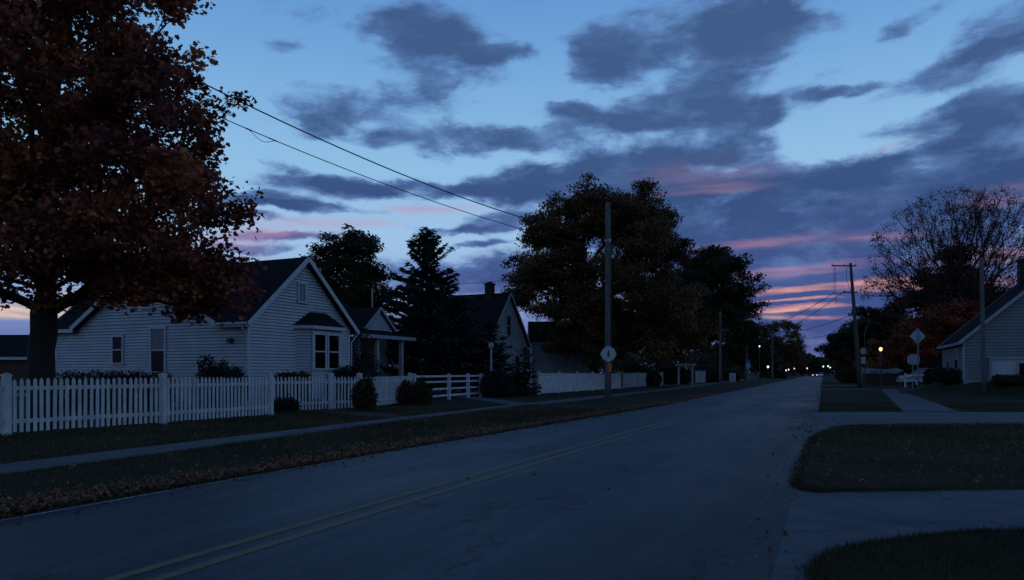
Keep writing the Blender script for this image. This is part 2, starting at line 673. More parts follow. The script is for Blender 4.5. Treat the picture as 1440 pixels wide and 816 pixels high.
M['glass_blind'] = glass_mat('window_glass_with_blind', (.16, .16, .17), .2)
M['wood'] = mat('pole_wood', (.085, .07, .06), (.05, .043, .038), 3, .85, .5, 30, (6, 6, .4))
M['wood_pale'] = mat('weathered_pole_wood', (.115, .108, .105), (.07, .066, .063), 3, .85, .5, 30, (6, 6, .4))
M['brownfence'] = mat('brown_fence_wood', (.10, .045, .03), (.06, .03, .022), 3, .8, .3, 30, (8, 8, .6))
M['greyfence'] = mat('grey_fence_board', (.27, .28, .30), (.2, .21, .225), 2, .75)
M['bark'] = mat('dark_bark', (.026, .02, .016), (.014, .011, .009), 5, .95, 1.0, 18, (3, 3, .5))
M['metal'] = mat('galvanised_metal', (.3, .31, .32), (.22, .23, .24), 5, .45, metal=.6)
M['dark_metal'] = mat('dark_metal', (.03, .031, .033), None, 5, .5)
M['sign'] = mat('sign_sheet', (.40, .41, .43), (.31, .32, .34), 4, .5)
M['sign_black'] = mat('sign_black', (.01, .01, .012), None, 4, .5)
M['sign_blue'] = mat('sign_blue', (.05, .12, .35), None, 4, .5)
M['orange'] = mat('orange_tag', (.6, .1, .03), (.45, .07, .02), 4, .6)
M['wire'] = mat('black_wire', (.012, .012, .013), None, 4, .6)
M['rubber'] = mat('tyre_rubber', (.012, .012, .012), None, 4, .8)
M['carwhite'] = mat('white_car_paint', (.6, .61, .63), (.57, .58, .6), 2, .3, spec=.5)
M['carsilver'] = mat('pale_car_paint', (.26, .27, .28), (.24, .25, .26), 2, .3, spec=.4)
M['cardark'] = mat('dark_car_paint', (.03, .035, .045), None, 2, .3, spec=.5)
M['ceramic'] = mat('insulator_glaze', (.12, .1, .09), None, 4, .3)
M['head'] = emit('headlamp_lit', (1, .86, .55), 2.5)
M['tail'] = emit('tail_lamp_lit', (1, .08, .05), 2.0)
M['redplastic'] = mat('red_lens', (.35, .02, .02), None, 4, .3)
M['lamp_y'] = emit('lamp_warm', (1, .74, .27), 1.7)
M['lamp_w'] = emit('lamp_white', (1, .97, .85), 1.3)
M['lamp_g'] = emit('lamp_greenish', (.75, 1, .8), 1.3)
M['lamp_r'] = emit('lamp_pinkish', (1, .55, .45), 1.3)
M['maple'] = leafmat('maple_leaves', [(.10, .030, .024), (.21, .052, .036), (.36, .088, .05), (.52, .17, .06)], .42)
M['brownleaf'] = leafmat('brown_leaves', [(.045, .026, .015), (.095, .048, .020), (.15, .072, .026), (.22, .11, .035)], .3)
M['darkleaf'] = leafmat('dark_green_leaves', [(.02, .019, .011), (.04, .034, .016), (.065, .048, .02), (.10, .065, .026)], .3)
M['redleaf'] = leafmat('red_leaves', [(.12, .024, .016), (.22, .042, .022), (.33, .07, .03), (.42, .13, .04)], .3)
M['rustleaf'] = leafmat('rust_leaves', [(.04, .02, .013), (.075, .034, .018), (.12, .05, .024), (.17, .08, .034)], .25)
M['orangeleaf'] = leafmat('orange_leaves', [(.16, .06, .02), (.28, .11, .03), (.40, .18, .045), (.5, .26, .08)], .3)
M['needle'] = leafmat('spruce_needles', [(.010, .015, .014), (.018, .026, .024), (.028, .038, .036), (.04, .05, .05)], .1)
M['evergreen'] = leafmat('evergreen_leaves', [(.007, .010, .007), (.013, .018, .011), (.02, .026, .015), (.03, .035, .02)], .15)
M['blade'] = leafmat('grass_blades', [(.02, .019, .009), (.044, .036, .015), (.09, .063, .026), (.17, .112, .046)], .2)
M['litter'] = leafmat('fallen_leaf_litter', [(.06, .024, .012), (.12, .048, .021), (.19, .085, .036), (.27, .14, .062)], .1)

# ------------------------------------------------------------------ street geometry
def sstep(a, b, x):
    t = min(1, max(0, (x - a) / (b - a)))
    return t * t * (3 - 2 * t)


def XR(Y):
    x = -0.386 + 0.4225 * Y
    if Y > 150:
        x -= 4.2e-5 * (Y - 150) ** 2
    return x


def Wd(Y):
    return 8.0 - 1.1 * sstep(6, 38, Y)


def XL(Y):
    return XR(Y) - Wd(Y)


def mound(x, y):
    d = math.hypot(x - 39.5, y - 51)
    return 0.92 * (1 - sstep(8, 11.6, d))


SD = Vector((0.42, 0.9075, 0)).normalized()     # street direction
ANG = math.atan2(SD.y, SD.x)

# ground
xs = sorted(set([-2500, -900, -400, -200, -120, -80, -60, -45] + list(range(-40, 18, 4)) + list(np.arange(18, 58, 1.0)) + list(range(60, 140, 10)) + [160, 250, 450, 900, 2500]))
ys = sorted(set([-900, -300, -100, -40, -20] + list(range(-12, 34, 3)) + list(np.arange(34, 72, 1.0)) + list(range(74, 140, 8)) + [160, 220, 320, 500, 900, 2800]))
mb = MB()
for y in ys:
    for x in xs:
        mb.v.append((x, y, mound(x, y)))
nx = len(xs)
for j in range(len(ys) - 1):
    for i in range(nx - 1):
        a = j * nx + i
        mb.f.append((a, a + 1, a + nx + 1, a + nx))
struct(mb.build('ground', M['grass']))


def strip(name, m, fl, fr, Ys, z, cols=8):
    mb = MB()
    uvs = []
    for Y in Ys:
        a, b = fl(Y), fr(Y)
        for i in range(cols + 1):
            t = i / cols
            mb.v.append((a + (b - a) * t, Y, z))
            uvs.append((t, Y))
    n = cols + 1
    for j in range(len(Ys) - 1):
        for i in range(cols):
            q = j * n + i
            mb.f.append((q, q + 1, q + n + 1, q + n))
    o = mb.build(name, m)
    uvl = o.data.uv_layers.new(name='UVMap')
    for l in o.data.loops:
        uvl.data[l.index].uv = uvs[l.vertex_index]
    return struct(o)


YS = list(np.arange(-40, 60, 2.0)) + list(range(60, 160, 8)) + list(range(160, 1400, 40))
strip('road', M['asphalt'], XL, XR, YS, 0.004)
cf = lambda Y: XL(Y) + Wd(Y) * 0.425
YM = list(np.arange(-20, 100, 2.0))
strip('road_marking', M['line'], lambda Y: cf(Y) - .23, lambda Y: cf(Y) - .1, YM, .008, 1)
strip('road_marking', M['line'], lambda Y: cf(Y) + .1, lambda Y: cf(Y) + .23, YM, .008, 1)
strip('road_edge_line', M['edge'], lambda Y: XL(Y) + .02, lambda Y: XL(Y) + .1, list(np.arange(-10, 60, 2.0)), .008, 1)

# broken asphalt patch by the right edge, with its tarred rim
rp = random.Random(5)


def jag(poly, amp, st):
    return [(x + rp.uniform(-amp, amp), y + rp.uniform(-amp, amp)) for x, y in densify(poly, st)]


def densify(poly, st=.5):
    out = []
    for i, p in enumerate(poly):
        q = poly[(i + 1) % len(poly)]
        n = max(1, int(math.dist(p, q) / st))
        for j in range(n):
            t = j / n
            out.append((p[0] + (q[0] - p[0]) * t, p[1] + (q[1] - p[1]) * t))
    return out


M['patch'] = mat('asphalt_patch', (.075, .076, .08), (.045, .046, .05), 22, .8, .5, 60)
M['tar'] = mat('tar_seam', (.008, .008, .009), (.016, .016, .018), 9, .6)
for nm, q, zz, mm in (('tar_seam', [(1.2, 4.2), (1.34, 5.4), (1.46, 5.92), (1.9, 6.1), (2.14, 6.12), (1.66, 4.6)], .008, 'tar'),
                      ('road_patch', [(1.26, 4.2), (1.4, 5.38), (1.52, 5.84), (1.92, 6.0), (2.08, 6.02), (1.62, 4.6)], .012, 'patch')):
    mb = MB()
    pj = jag(q, .025, .09)
    mb.add([(x, y, zz) for x, y in pj], [tuple(range(len(pj)))])
    struct(mb.build(nm, M[mm]))

# left sidewalk (along the verge) and the walk to the gate
WL = [(-12.6, -2.0), (-7.88, 11.3), (-6.1, 16.4), (-3.9, 22.5), (0.1, 33.0), (6.5, 48.0), (15.5, 70), (27, 100), (44, 145), (66, 200)]


def walkx(Y):
    for (x0, y0), (x1, y1) in zip(WL, WL[1:]):
        if Y <= y1:
            return x0 + (x1 - x0) * (Y - y0) / (y1 - y0)
    return WL[-1][0]


def slabstrip(name, pts, w, z, m):
    mb = MB()
    P = [Vector((x, y, 0)) for x, y in pts]
    k = len(P)
    for i, p in enumerate(P):
        d = (P[min(i + 1, k - 1)] - P[max(i - 1, 0)]).normalized()
        r = Vector((d.y, -d.x, 0)) * w / 2
        for q, zz in ((p - r, -.02), (p - r, z), (p + r, z), (p + r, -.02)):
            mb.v.append((q.x, q.y, zz))
    for i in range(k - 1):
        for j in range(3):
            a = i * 4 + j
            mb.f.append((a, a + 1, a + 5, a + 4))
    return struct(mb.build(name, m))


slabstrip('sidewalk', [(walkx(y), y) for y in np.arange(-2, 200, 3.0)], 1.2, .02, M['walk'])
slabstrip('garden_path', [(-3.2, 23.7), (-5.2, 26.4), (-8.0, 30.0), (-10.5, 33.5)], 1.25, .026, M['walk'])
slabstrip('garden_path', [(0.6, 34.0), (-1.4, 40.5), (-3.4, 47.0), (-5, 52)], 1.3, .026, M['walk'])

# right: near driveway, side street, lawns between, far walk
mb = MB()
mb.prism([(XR(-6) + .0, -6.0), (30, -6), (40, 9.45), (XR(9.6), 9.6)], -.02, .012)
struct(mb.build('driveway', M['concrete']))
mb = MB()
mb.prism([(XR(17.3) - .0, 17.3), (9.6, 19.6), (13, 20.2), (120, 20.8), (120, 27.6), (XR(27.8), 27.8)], -.02, .016)
struct(mb.build('side_street', M['concrete']))
mb = MB()
P0, P1 = G(1250, 548.5), G(1309, 579)
mb.prism([(P0[0] - .7, P0[1]), (P0[0] + .7, P0[1]), (P1[0] + 1.05, P1[1] - .0), (P1[0] - 1.05, P1[1] - .0)], -.02, .022)
struct(mb.build('sidewalk', M['walk']))
mb = MB()
mb.prism([(XR(64) + .2, 64.2), (70, 66), (70, 68.6), (XR(66) + .2, 66.6)], -.02, .02)
struct(mb.build('driveway', M['walk']))
mb = MB()
mb.prism([(XR(84) + .2, 84.2), (80, 86), (80, 88.5), (XR(88) + .2, 88)], -.02, .02)
struct(mb.build('driveway', M['walk']))
# kerb beside the far lawn
mb = MB()
for y in np.arange(28.2, 62, 2.0):
    mb.prism([(XR(y), y), (XR(y) + .16, y), (XR(y + 1.98) + .16, y + 1.98), (XR(y + 1.98), y + 1.98)], -.02, .1)
struct(mb.build('kerb', M['walk']))


def lawn(name, poly, h=.05):
    """raised turf with a rounded rim"""
    mb = MB()
    c = Vector((sum(p[0] for p in poly) / len(poly), sum(p[1] for p in poly) / len(poly), 0))
    rings = [(0.0, -.01), (0.0, h * .6), (.05, h * .92), (.12, h)]
    k = len(poly)
    for off, z in rings:
        for i, (x, y) in enumerate(poly):
            a, b = Vector(poly[i - 2]), Vector(poly[(i + 2) % k])
            d = (b - a).normalized()
            n = Vector((-d.y, d.x))
            mb.v.append((x + n.x * off, y + n.y * off, z))
    for r in range(3):
        for i in range(k):
            j = (i + 1) % k
            mb.f.append((r * k + i, r * k + j, (r + 1) * k + j, (r + 1) * k + i))
    mb.f.append(tuple(3 * k + i for i in range(k)))
    return struct(mb.build(name, M['grass']))


IS1 = [G(1140, 692.5), G(1160, 692), G(1300, 690.5), G(1440, 688.5), (22, 9.6), (26, 10), (26, 19.5), G(1440, 598.5), G(1300, 600), G(1200, 601.5), G(1168, 606), G(1146, 618),
       G(1134, 640), G(1125, 668), G(1121, 684)]
IS2 = [(4.2, 1.0), (14, 1.0), (14, 6.6), G(1440, 750), G(1340, 757), G(1260, 766), G(1200, 776), G(1165, 792), G(1146, 816), (2.0, 4.2)]
rr = random.Random(3)


def chaikin(p, n=2):
    for _ in range(n):
        q = []
        for i, a in enumerate(p):
            b = p[(i + 1) % len(p)]
            q += [(a[0] * .75 + b[0] * .25, a[1] * .75 + b[1] * .25), (a[0] * .25 + b[0] * .75, a[1] * .25 + b[1] * .75)]
        p = q
    return p


IS1d = densify(chaikin(IS1))
IS2d = densify(chaikin(IS2), .35)
lawn('lawn', IS1d)
lawn('lawn', IS2d)


def inside(poly, X, Y):
    r = np.zeros(len(X), bool)
    k = len(poly)
    for i in range(k):
        x0, y0 = poly[i]
        x1, y1 = poly[(i + 1) % k]
        c = ((y0 > Y) != (y1 > Y)) & (X < (x1 - x0) * (Y - y0) / (y1 - y0 + 1e-12) + x0)
        r ^= c
    return r


# grass blades and fallen leaves (nobody could count them)
rng = np.random.default_rng(11)
pts = []


def scatter(n, x0, x1, y0, y1, test, z):
    X = rng.uniform(x0, x1, n)
    Y = rng.uniform(y0, y1, n)
    k = test(X, Y)
    return np.stack([X[k], Y[k], np.full(k.sum(), z)], 1)


XLv = np.vectorize(XL)
XRv = np.vectorize(XR)
WKv = np.vectorize(walkx)
pts.append(scatter(60000, 3, 15, 9, 20, lambda X, Y: inside(IS1, X, Y) & (X < .75 * Y), .045))
pts.append(scatter(34000, 1.9, 6.5, 3.6, 7.4, lambda X, Y: inside(IS2, X, Y) & (X < .75 * Y), .045))


def frin(poly, n, z):      # overhanging fringe on the rims
    idx = rng.integers(0, len(poly), n)
    a = np.array(poly)[idx]
    b = np.array(poly)[(idx + 1) % len(poly)]
    t = rng.random((n, 1))
    p = a + (b - a) * t + rng.normal(size=(n, 2)) * .06
    k = (p[:, 0] < .75 * p[:, 1]) & (p[:, 1] > 3)
    return np.concatenate([p[k], np.full((k.sum(), 1), z)], 1)


pts.append(frin(IS1d, 26000, .012))
pts.append(frin(IS2d, 22000, .012))


def verge(X, Y):
    return (X < XLv(Y) - .05) & (X > WKv(Y) + .62) & (np.abs(X) < .75 * Y)


def yard(X, Y):
    return (X < WKv(Y) - .6) & (X > -14) & (np.abs(X) < .75 * Y)


pts.append(scatter(120000, -9, 6, 7, 30, verge, 0))
pts.append(scatter(70000, -14, 0, 11, 30, yard, 0))


def verge_rim(n):
    Y = rng.uniform(7, 34, n)
    X = XLv(Y) - .03 + rng.normal(size=n) * .05
    return np.stack([X, Y, np.zeros(n)], 1)


pts.append(verge_rim(7000))


def walk_rim(n):
    Y = rng.uniform(9, 34, n)
    s = np.where(rng.random(n) < .5, -1, 1)
    X = WKv(Y) + s * .66 + rng.normal(size=n) * .04
    return np.stack([X, Y, np.zeros(n)], 1)


pts.append(walk_rim(8000))
pts.append(scatter(26000, 10, 24, 28, 36, lambda X, Y: (X > XRv(Y) + .2) & (np.abs(X - (P1[0] + (P0[0] - P1[0]) * (Y - P1[1]) / (P0[1] - P1[1]))) > 1.1), 0))
B = np.concatenate(pts)
nb = len(B)
dist = B[:, 1]
bl = np.array([(-.5, 0, 0), (.5, 0, 0), (.15, 1.0, 0)])
sz = rng.uniform(.035, .085, nb) * np.clip(dist / 14, .8, 1.5)
T = bl.copy()
T[:, 0] *= .16
up = np.stack([rng.normal(size=nb) * .45, rng.normal(size=nb) * .45, np.ones(nb)], 1)
nor = np.stack([rng.normal(size=nb), rng.normal(size=nb), np.zeros(nb)], 1)
patch = .5 + .5 * np.sin(B[:, 0] * 1.1 + 2 * np.sin(B[:, 1] * .5)) * np.sin(B[:, 1] * .9 + B[:, 0] * .4)
o = leaf_mesh('grass', B, sz, T, M['blade'], None, .08 + .5 * patch + rng.normal(size=nb) * .2, rng, nor, up)
tag(o, 'short dull autumn grass on the lawns and verges beside the road', 'grass', kind='stuff')

L = []
n = 15000
Y = 7.0 + 46 * rng.random(n) ** 1.5
off = np.abs(rng.normal(size=n)) * .42
clump = .5 + .5 * np.sin(Y * 2.3) * np.sin(Y * .9 + 1)
L.append(np.stack([XLv(Y) - .02 - off * (0.5 + clump), Y, .03 + rng.random(n) * .06], 1))
n = 500
Y = rng.uniform(7, 40, n)
L.append(np.stack([XLv(Y) + np.abs(rng.normal(size=n)) * .3, Y, np.full(n, .016)], 1))
n = 300
Y = rng.uniform(5, 34, n)
L.append(np.stack([XRv(Y) - np.abs(rng.normal(size=n)) * .32 + .1, Y, np.full(n, .03)], 1))
n = 26
Y = rng.uniform(6, 24, n)
L.append(np.stack([XRv(Y) - rng.random(n) * 7, Y, np.full(n, .014)], 1))
A_ = scatter(4200, -14, 5, 8, 34, lambda X, Y: (verge(X, Y) | yard(X, Y)), .05)
L.append(A_)
L.append(scatter(900, 3, 14, 9, 20, lambda X, Y: inside(IS1, X, Y), .1))
L.append(scatter(60, 3, 12, 5, 28, lambda X, Y: X > XRv(Y) + .5, .1))
B = np.concatenate(L)
nb = len(B)
nor = rng.normal(size=(nb, 3)) * .55 + np.array([0, 0, 1])
o = leaf_mesh('fallen_leaves', B, rng.uniform(.03, .068, nb), MAPLE, M['litter'], None, .5 + rng.normal(size=nb) * .25, rng, nor)
tag(o, 'dry brown leaves drifted along both road edges and over the grass', 'fallen leaves', kind='stuff')


# ------------------------------------------------------------------ fences
def picket_shape(mb, W, t, w, z0, h, o0, o1, tilt=0.0):
    A, u, n = W
    prof = [(-w / 2, z0), (w / 2, z0), (w / 2, h - .07), (w * .3, h - .025), (0, h), (-w * .3, h - .025), (-w / 2, h - .07)]
    vs = []
    for o in (o1, o0):
        for a, z in prof:
            a2_ = a + tilt * z
            vs.append((A[0] + u[0] * (t + a2_) + n[0] * o, A[1] + u[1] * (t + a2_) + n[1] * o, z))
    k = len(prof)
    fs = [tuple(range(k)), tuple(range(2 * k - 1, k - 1, -1))] + [(i, k + i, k + (i + 1) % k, (i + 1) % k) for i in range(k)]
    mb.add(vs, fs)


def picket_fence(name, label, pts, spacing=.2, pw=.09, h=1.36, posth=1.5, postw=.155, group=None, rails=(.32, 1.12), seed=1, panel=True):
    r = random.Random(seed)
    x0, y0 = pts[0]
    root = thing(name, label, 'fence', (x0, y0, 0), 0, group)
    P = [(x - x0, y - y0) for x, y in pts]
    for i, p in enumerate(P):
        q = P[i + 1] if i + 1 < len(P) else P[i - 1]
        d = Vector((q[0] - p[0], q[1] - p[1])).normalized()
        W = ((p[0], p[1]), (d.x, d.y), (d.y, -d.x))
        mb = MB()
        a = postw / 2
        mb.obox(W, -a, a, -a, a, -.05, posth - .08)
        mb.obox(W, -a * 1.18, a * 1.18, -a * 1.18, a * 1.18, posth - .08, posth - .045)
        # pyramid cap
        c = [(sx * a * 1.05, sy * a * 1.05) for sx, sy in ((-1, -1), (1, -1), (1, 1), (-1, 1))]
        vs = [(p[0] + d.x * t + d.y * o, p[1] + d.y * t - d.x * o, posth - .045) for t, o in c] + [(p[0], p[1], posth)]
        mb.add(vs, [(0, 1, 4), (1, 2, 4), (2, 3, 4), (3, 0, 4)])
        mb.build('fence_post', M['picket'], root)
    for (p, q) in zip(P, P[1:]):
        d = Vector((q[0] - p[0], q[1] - p[1]))
        Ln = d.length
        d.normalize()
        W = (p, (d.x, d.y), (d.y, -d.x))
        for z in rails:
            mb = MB()
            mb.obox(W, postw / 2 + .002, Ln - postw / 2 - .002, -.03, .02, z - .05, z + .05)
            mb.build('rail', M['picket'], root)
        if panel:
            mb = MB()
            t = postw / 2 + spacing * .55
            while t < Ln - postw / 2 - pw * .55:
                picket_shape(mb, W, t + r.uniform(-.008, .008), pw, .06 + r.uniform(-.012, .012), h + r.uniform(-.022, .015), .022, .045, r.gauss(0, .006))
                t += spacing
            mb.build('picket_panel', M['picket'], root)
    return root


FA = [(-15.9, 9.9), (-14.1, 13.7), (-12.1, 17.7), (-10.1, 21.4), (-8.36, 25.6)]
picket_fence('picket_fence', 'tall white picket fence running in front of the maple nearest the camera', FA, .158, .084, seed=2)
picket_fence('picket_fence', 'white picket fence set back below the bay window', [(-8.93, 27.3), (-7.2, 29.4), (-6.25, 30.3), (-5.0, 36.3)], .152, .075, 1.34, 1.5, .17, seed=3)
FB = [(-4.85, 36.6), (-3.5, 41.0), (-2.6, 43.6), (-1.9, 45.2), (-1.1, 47.2)]
picket_fence('rail_fence', 'white three rail fence between the picket fence and the round shrub', FB, .2, .05, 1.3, 1.45, .16, rails=(.25, .62, 1.0, 1.3), panel=False)


def panel_fence(name, label, pts, m, h, postw=.14, group=None, posth=None, base=.06, rail=True):
    x0, y0 = pts[0]
    root = thing(name, label, 'fence', (x0, y0, 0), 0, group)
    P = [(x - x0, y - y0) for x, y in pts]
    posth = posth or h + .12
    for i, p in enumerate(P):
        q = P[i + 1] if i + 1 < len(P) else P[i - 1]
        d = Vector((q[0] - p[0], q[1] - p[1])).normalized()
        W = (p, (d.x, d.y), (d.y, -d.x))
        mb = MB()
        mb.obox(W, -postw / 2, postw / 2, -postw / 2, postw / 2, -.05, posth)
        mb.obox(W, -postw * .6, postw * .6, -postw * .6, postw * .6, posth, posth + .05)
        mb.build('fence_post', m, root)
    for (p, q) in zip(P, P[1:]):
        d = Vector((q[0] - p[0], q[1] - p[1]))
        Ln = d.length
        d.normalize()
        W = (p, (d.x, d.y), (d.y, -d.x))
        mb = MB()
        t = postw / 2 + .003
        while t < Ln - postw / 2 - .05:
            e = min(t + .145, Ln - postw / 2 - .003)
            mb.obox(W, t, e, -.012, .012, base, h)
            t += .15
        mb.build('board_panel', m, root)
        if rail:
            mb = MB()
            for z in (base + .12, h * .76, h - .02):
                mb.obox(W, postw / 2 + .002, Ln - postw / 2 - .002, .0135, .05, z - .05, z + .05)
            mb.build('rail', m, root)
    return root


panel_fence('panel_fence', 'white vinyl board fence left of the near utility pole', [(1.8, 50), (3.4, 53.5), (5.0, 57), (6.6, 60.5), (8.2, 64), (9.9, 67.6)], M['picket'], 1.4)
panel_fence('panel_fence', 'grey board fence between the white board fence and the arbor', [(10.4, 69.5), (12.6, 74.5), (14.8, 79.5), (17.4, 85.5)], M['greyfence'], 1.45, rail=False)
panel_fence('panel_fence', 'short grey board fence just right of the arbor', [(25.6, 103), (27.0, 106), (28.6, 109.5)], M['greyfence'], 1.7, rail=False)


# ------------------------------------------------------------------ houses
def siding(mb, W, z0, z1, span, step=.138, lip=.02):
    A, u, n = W

    def pt(t, o, z):
        return (A[0] + u[0] * t + n[0] * o, A[1] + u[1] * t + n[1] * o, z)
    z = z0
    while z < z1 - 1e-6:
        zt = min(z + step, z1)
        zm = z + (zt - z) * .68
        a0, a1 = span(z)
        b0, b1 = span(zt)
        m0, m1 = span(zm)
        mb.quad(pt(a0, lip, z), pt(a1, lip, z), pt(m1, lip * .7, zm), pt(m0, lip * .7, zm))
        mb.quad(pt(m0, lip * .7, zm), pt(m1, lip * .7, zm), pt(m1, -.055, zm + .004), pt(m0, -.055, zm + .004))
        mb.quad(pt(m0, -.055, zm + .004), pt(m1, -.055, zm + .004), pt(b1, -.055, zt), pt(b0, -.055, zt))
        mb.quad(pt(b0, -.055, zt), pt(b1, -.055, zt), pt(b1, lip, zt), pt(b0, lip, zt))
        z = zt


def wallframe(a, b):
    d = Vector((b[0] - a[0], b[1] - a[1]))
    L_ = d.length
    d.normalize()
    return ((a[0], a[1]), (d.x, d.y), (d.y, -d.x)), L_


def window(parent, W, tc, z0, z1, w, trim, upper='glass', lower='glass', rail=True, tw=.1):
    mb = MB()
    a, b = tc - w / 2, tc + w / 2
    mb.obox(W, a - tw, a, -.01, .07, z0 - .0, z1)
    mb.obox(W, b, b + tw, -.01, .07, z0 - .0, z1)
    mb.obox(W, a - tw - .03, b + tw + .03, -.01, .085, z1, z1 + tw * 1.1)
    mb.obox(W, a - tw - .05, b + tw + .05, -.01, .12, z0 - .07, z0)
    zm = (z0 + z1) / 2
    if rail:
        mb.obox(W, a, b, .0, .055, zm - .03, zm + .03)
    fr = mb.build('window', trim, parent)
    A, u, n = W

    def pane(za, zb, m):
        p = MB()
        p.obox(W, a, b, .0, .032, za, zb)
        p.build('pane', m, fr)
    if rail:
        pane(z0, zm - .03, M[lower])
        pane(zm + .03, z1, M[upper])
    else:
        pane(z0, z1, M[lower])
    return fr


def gable_house(name, label, loc, rz, w, d, ez, rzz, sid, trim, base=-.1, over=.3, cat='house', step=.138, roofm=None, group=None, cut=None, zbase=.25):
    """local x along the street 0..w (gable wall faces -y, street side), y away from the street 0..d, ridge along y"""
    root = thing(name, label, cat, loc, rz, group)
    roofm = roofm or M['shingle']
    k = (rzz - ez) / (w / 2)
    # walls
    mb = MB()
    Wf, _ = wallframe((0, 0), (w, 0))
    Wb, _ = wallframe((w, d), (0, d))
    Wl, _ = wallframe((0, d), (0, 0))
    Wr, _ = wallframe((w, 0), (w, d))

    def gs(z):
        c = max(0, (z - ez) / k)
        return (min(c, w / 2), max(w - c, w / 2))
    siding(mb, Wf, zbase, rzz, gs, step)
    siding(mb, Wb, zbase, rzz, gs, step)
    siding(mb, Wl, zbase, ez, lambda z: (0, d), step)
    siding(mb, Wr, zbase, ez, lambda z: (0, d), step)
    mb.build('wall', sid, root)
    mb = MB()
    mb.box(.03, w - .03, .03, d - .03, base, zbase + .02)
    mb.build('foundation', M['greyfence'], root)
    # corner boards
    for (x, y) in ((0, 0), (w, 0), (0, d), (w, d)):
        mb = MB()
        sx, sy = (-1 if x == 0 else 1), (-1 if y == 0 else 1)
        mb.box(min(x - sx * .1, x + sx * .028), max(x - sx * .1, x + sx * .028), min(y - sy * .1, y + sy * .028), max(y - sy * .1, y + sy * .028), zbase - .02, ez - .02)
        mb.build('corner_board', trim, root)
    # roof
    rf = MB()
    t = .14
    ex = -over
    zE = ez - k * over + .1
    zR = rzz + .1
    if cut:
        c0, c1 = cut
        zC = ez + .1 + k * .3
        rf.slab([(ex, -over, zE), (w / 2, -over, zR), (w / 2, c0, zR), (ex, c0, zE)], t)
        rf.slab([(.3, c0 + .002, zC), (w / 2, c0 + .002, zR), (w / 2, c1, zR), (.3, c1, zC)], t)
        rf.slab([(ex, c1 + .002, zE), (w / 2, c1 + .002, zR), (w / 2, d + over, zR), (ex, d + over, zE)], t)
    else:
        rf.slab([(ex, -over, zE), (w / 2, -over, zR), (w / 2, d + over, zR), (ex, d + over, zE)], t)
    rf.slab([(w - ex, -over, zE), (w - ex, d + over, zE), (w / 2 + .004, d + over, zR), (w / 2 + .004, -over, zR)], t)
    ro = rf.build('roof', roofm, root)
    mb = MB()
    zo = -.16
    for y in (-over - .025, d + over + .025):
        mb.beam((ex - .02, y, zE + zo + .06), (w / 2, y, zR + zo + .06), .045, .2)
        mb.beam((w - ex + .02, y, zE + zo + .06), (w / 2, y, zR + zo + .06), .048, .2)
    for x in (ex - .03, w - ex + .03):
        if cut and x < 0:
            mb.beam((x, -over, zE - .09), (x, cut[0], zE - .09), .05, .17)
            mb.beam((x, cut[1], zE - .09), (x, d + over, zE - .09), .05, .17)
        else:
            mb.beam((x, -over, zE - .09), (x, d + over, zE - .09), .05, .17)
    mb.build('fascia', trim, root)
    # soffit
    return root, Wf, Wl, Wr, Wb, ro


def chimney(ro, x, y, z0, z1, w=.6, d=.5):
    mb = MB()
    mb.box(x - w / 2, x + w / 2, y - d / 2, y + d / 2, z0, z1)
    mb.box(x - w / 2 - .06, x + w / 2 + .06, y - d / 2 - .06, y + d / 2 + .06, z1, z1 + .12)
    mb.box(x - w * .28, x + w * .28, y - d * .28, y + d * .28, z1 + .12, z1 + .24)
    return mb.build('chimney', M['brick'], ro)


# house 1: pale clapboard cottage
h1, Wf, Wl, Wr, Wb, ro = gable_house('clapboard_house', 'pale clapboard house with steep front gable and bay window behind the picket fence',
                                     (-11.07, 31, 0), ANG, 6.85, 12.4, 3.75, 6.72, M['siding'], M['trim'], over=.32, cut=(1.75, 10.65))
chimney(ro, 3.45, 8.3, 6.2, 7.35)
# cross gable on the near side wall
mb = MB()
y0, y1, pk = 1.9, 10.5, 6.3
kk = (pk - 3.75) / ((y1 - y0) / 2)
W2 = ((-.004, y1), (0, -1), (-1, 0))


def g2(z):
    c = max(0, (z - 3.75) / kk)
    return (min(c, (y1 - y0) / 2), max((y1 - y0) - c, (y1 - y0) / 2))


siding(mb, W2, 3.75, pk, g2)
mb.build('gable_wall', M['siding'], h1)
mb = MB()
ym = (y0 + y1) / 2
for s, ye in ((-1, y0 - .32), (1, y1 + .32)):
    ze = 3.75 - kk * .32 + .12
    mb.slab([(-.32, ye, ze), (-.32, ym + s * .003, pk + .12), (3.6, ym + s * .003, pk + .12), (2.6, ye + (-s) * .0, ze)], .13)
gr = mb.build('gable_roof', M['shingle'], h1)
mb = MB()
for ye in (y0 - .34, y1 + .34):
    mb.beam((-.345, ye, 3.75 - kk * .34 + .02), (-.345, ym, pk + .02), .045, .2)
mb.build('gable_fascia', M['trim'], h1)
window(h1, Wl, 12.4 - 7.95, 1.95, 3.15, .62, M['trim'])
window(h1, Wl, 12.4 - 5.3, 1.55, 3.45, .82, M['trim'], upper='glass_blind')
W2b = ((-.004, y1), (0, -1), (-1, 0))
window(h1, W2b, y1 - 6.0, 4.45, 5.35, .5, M['trim'], rail=False)
mb = MB()
mb.obox(Wl, 11.4, 11.6, .01, .2, 2.75, 2.95)
mb.build('wall_light', M['dark_metal'], h1)
window(h1, Wf, 3.3, 4.75, 5.55, .42, M['trim'], lower='glass_blind', rail=False, tw=.09)
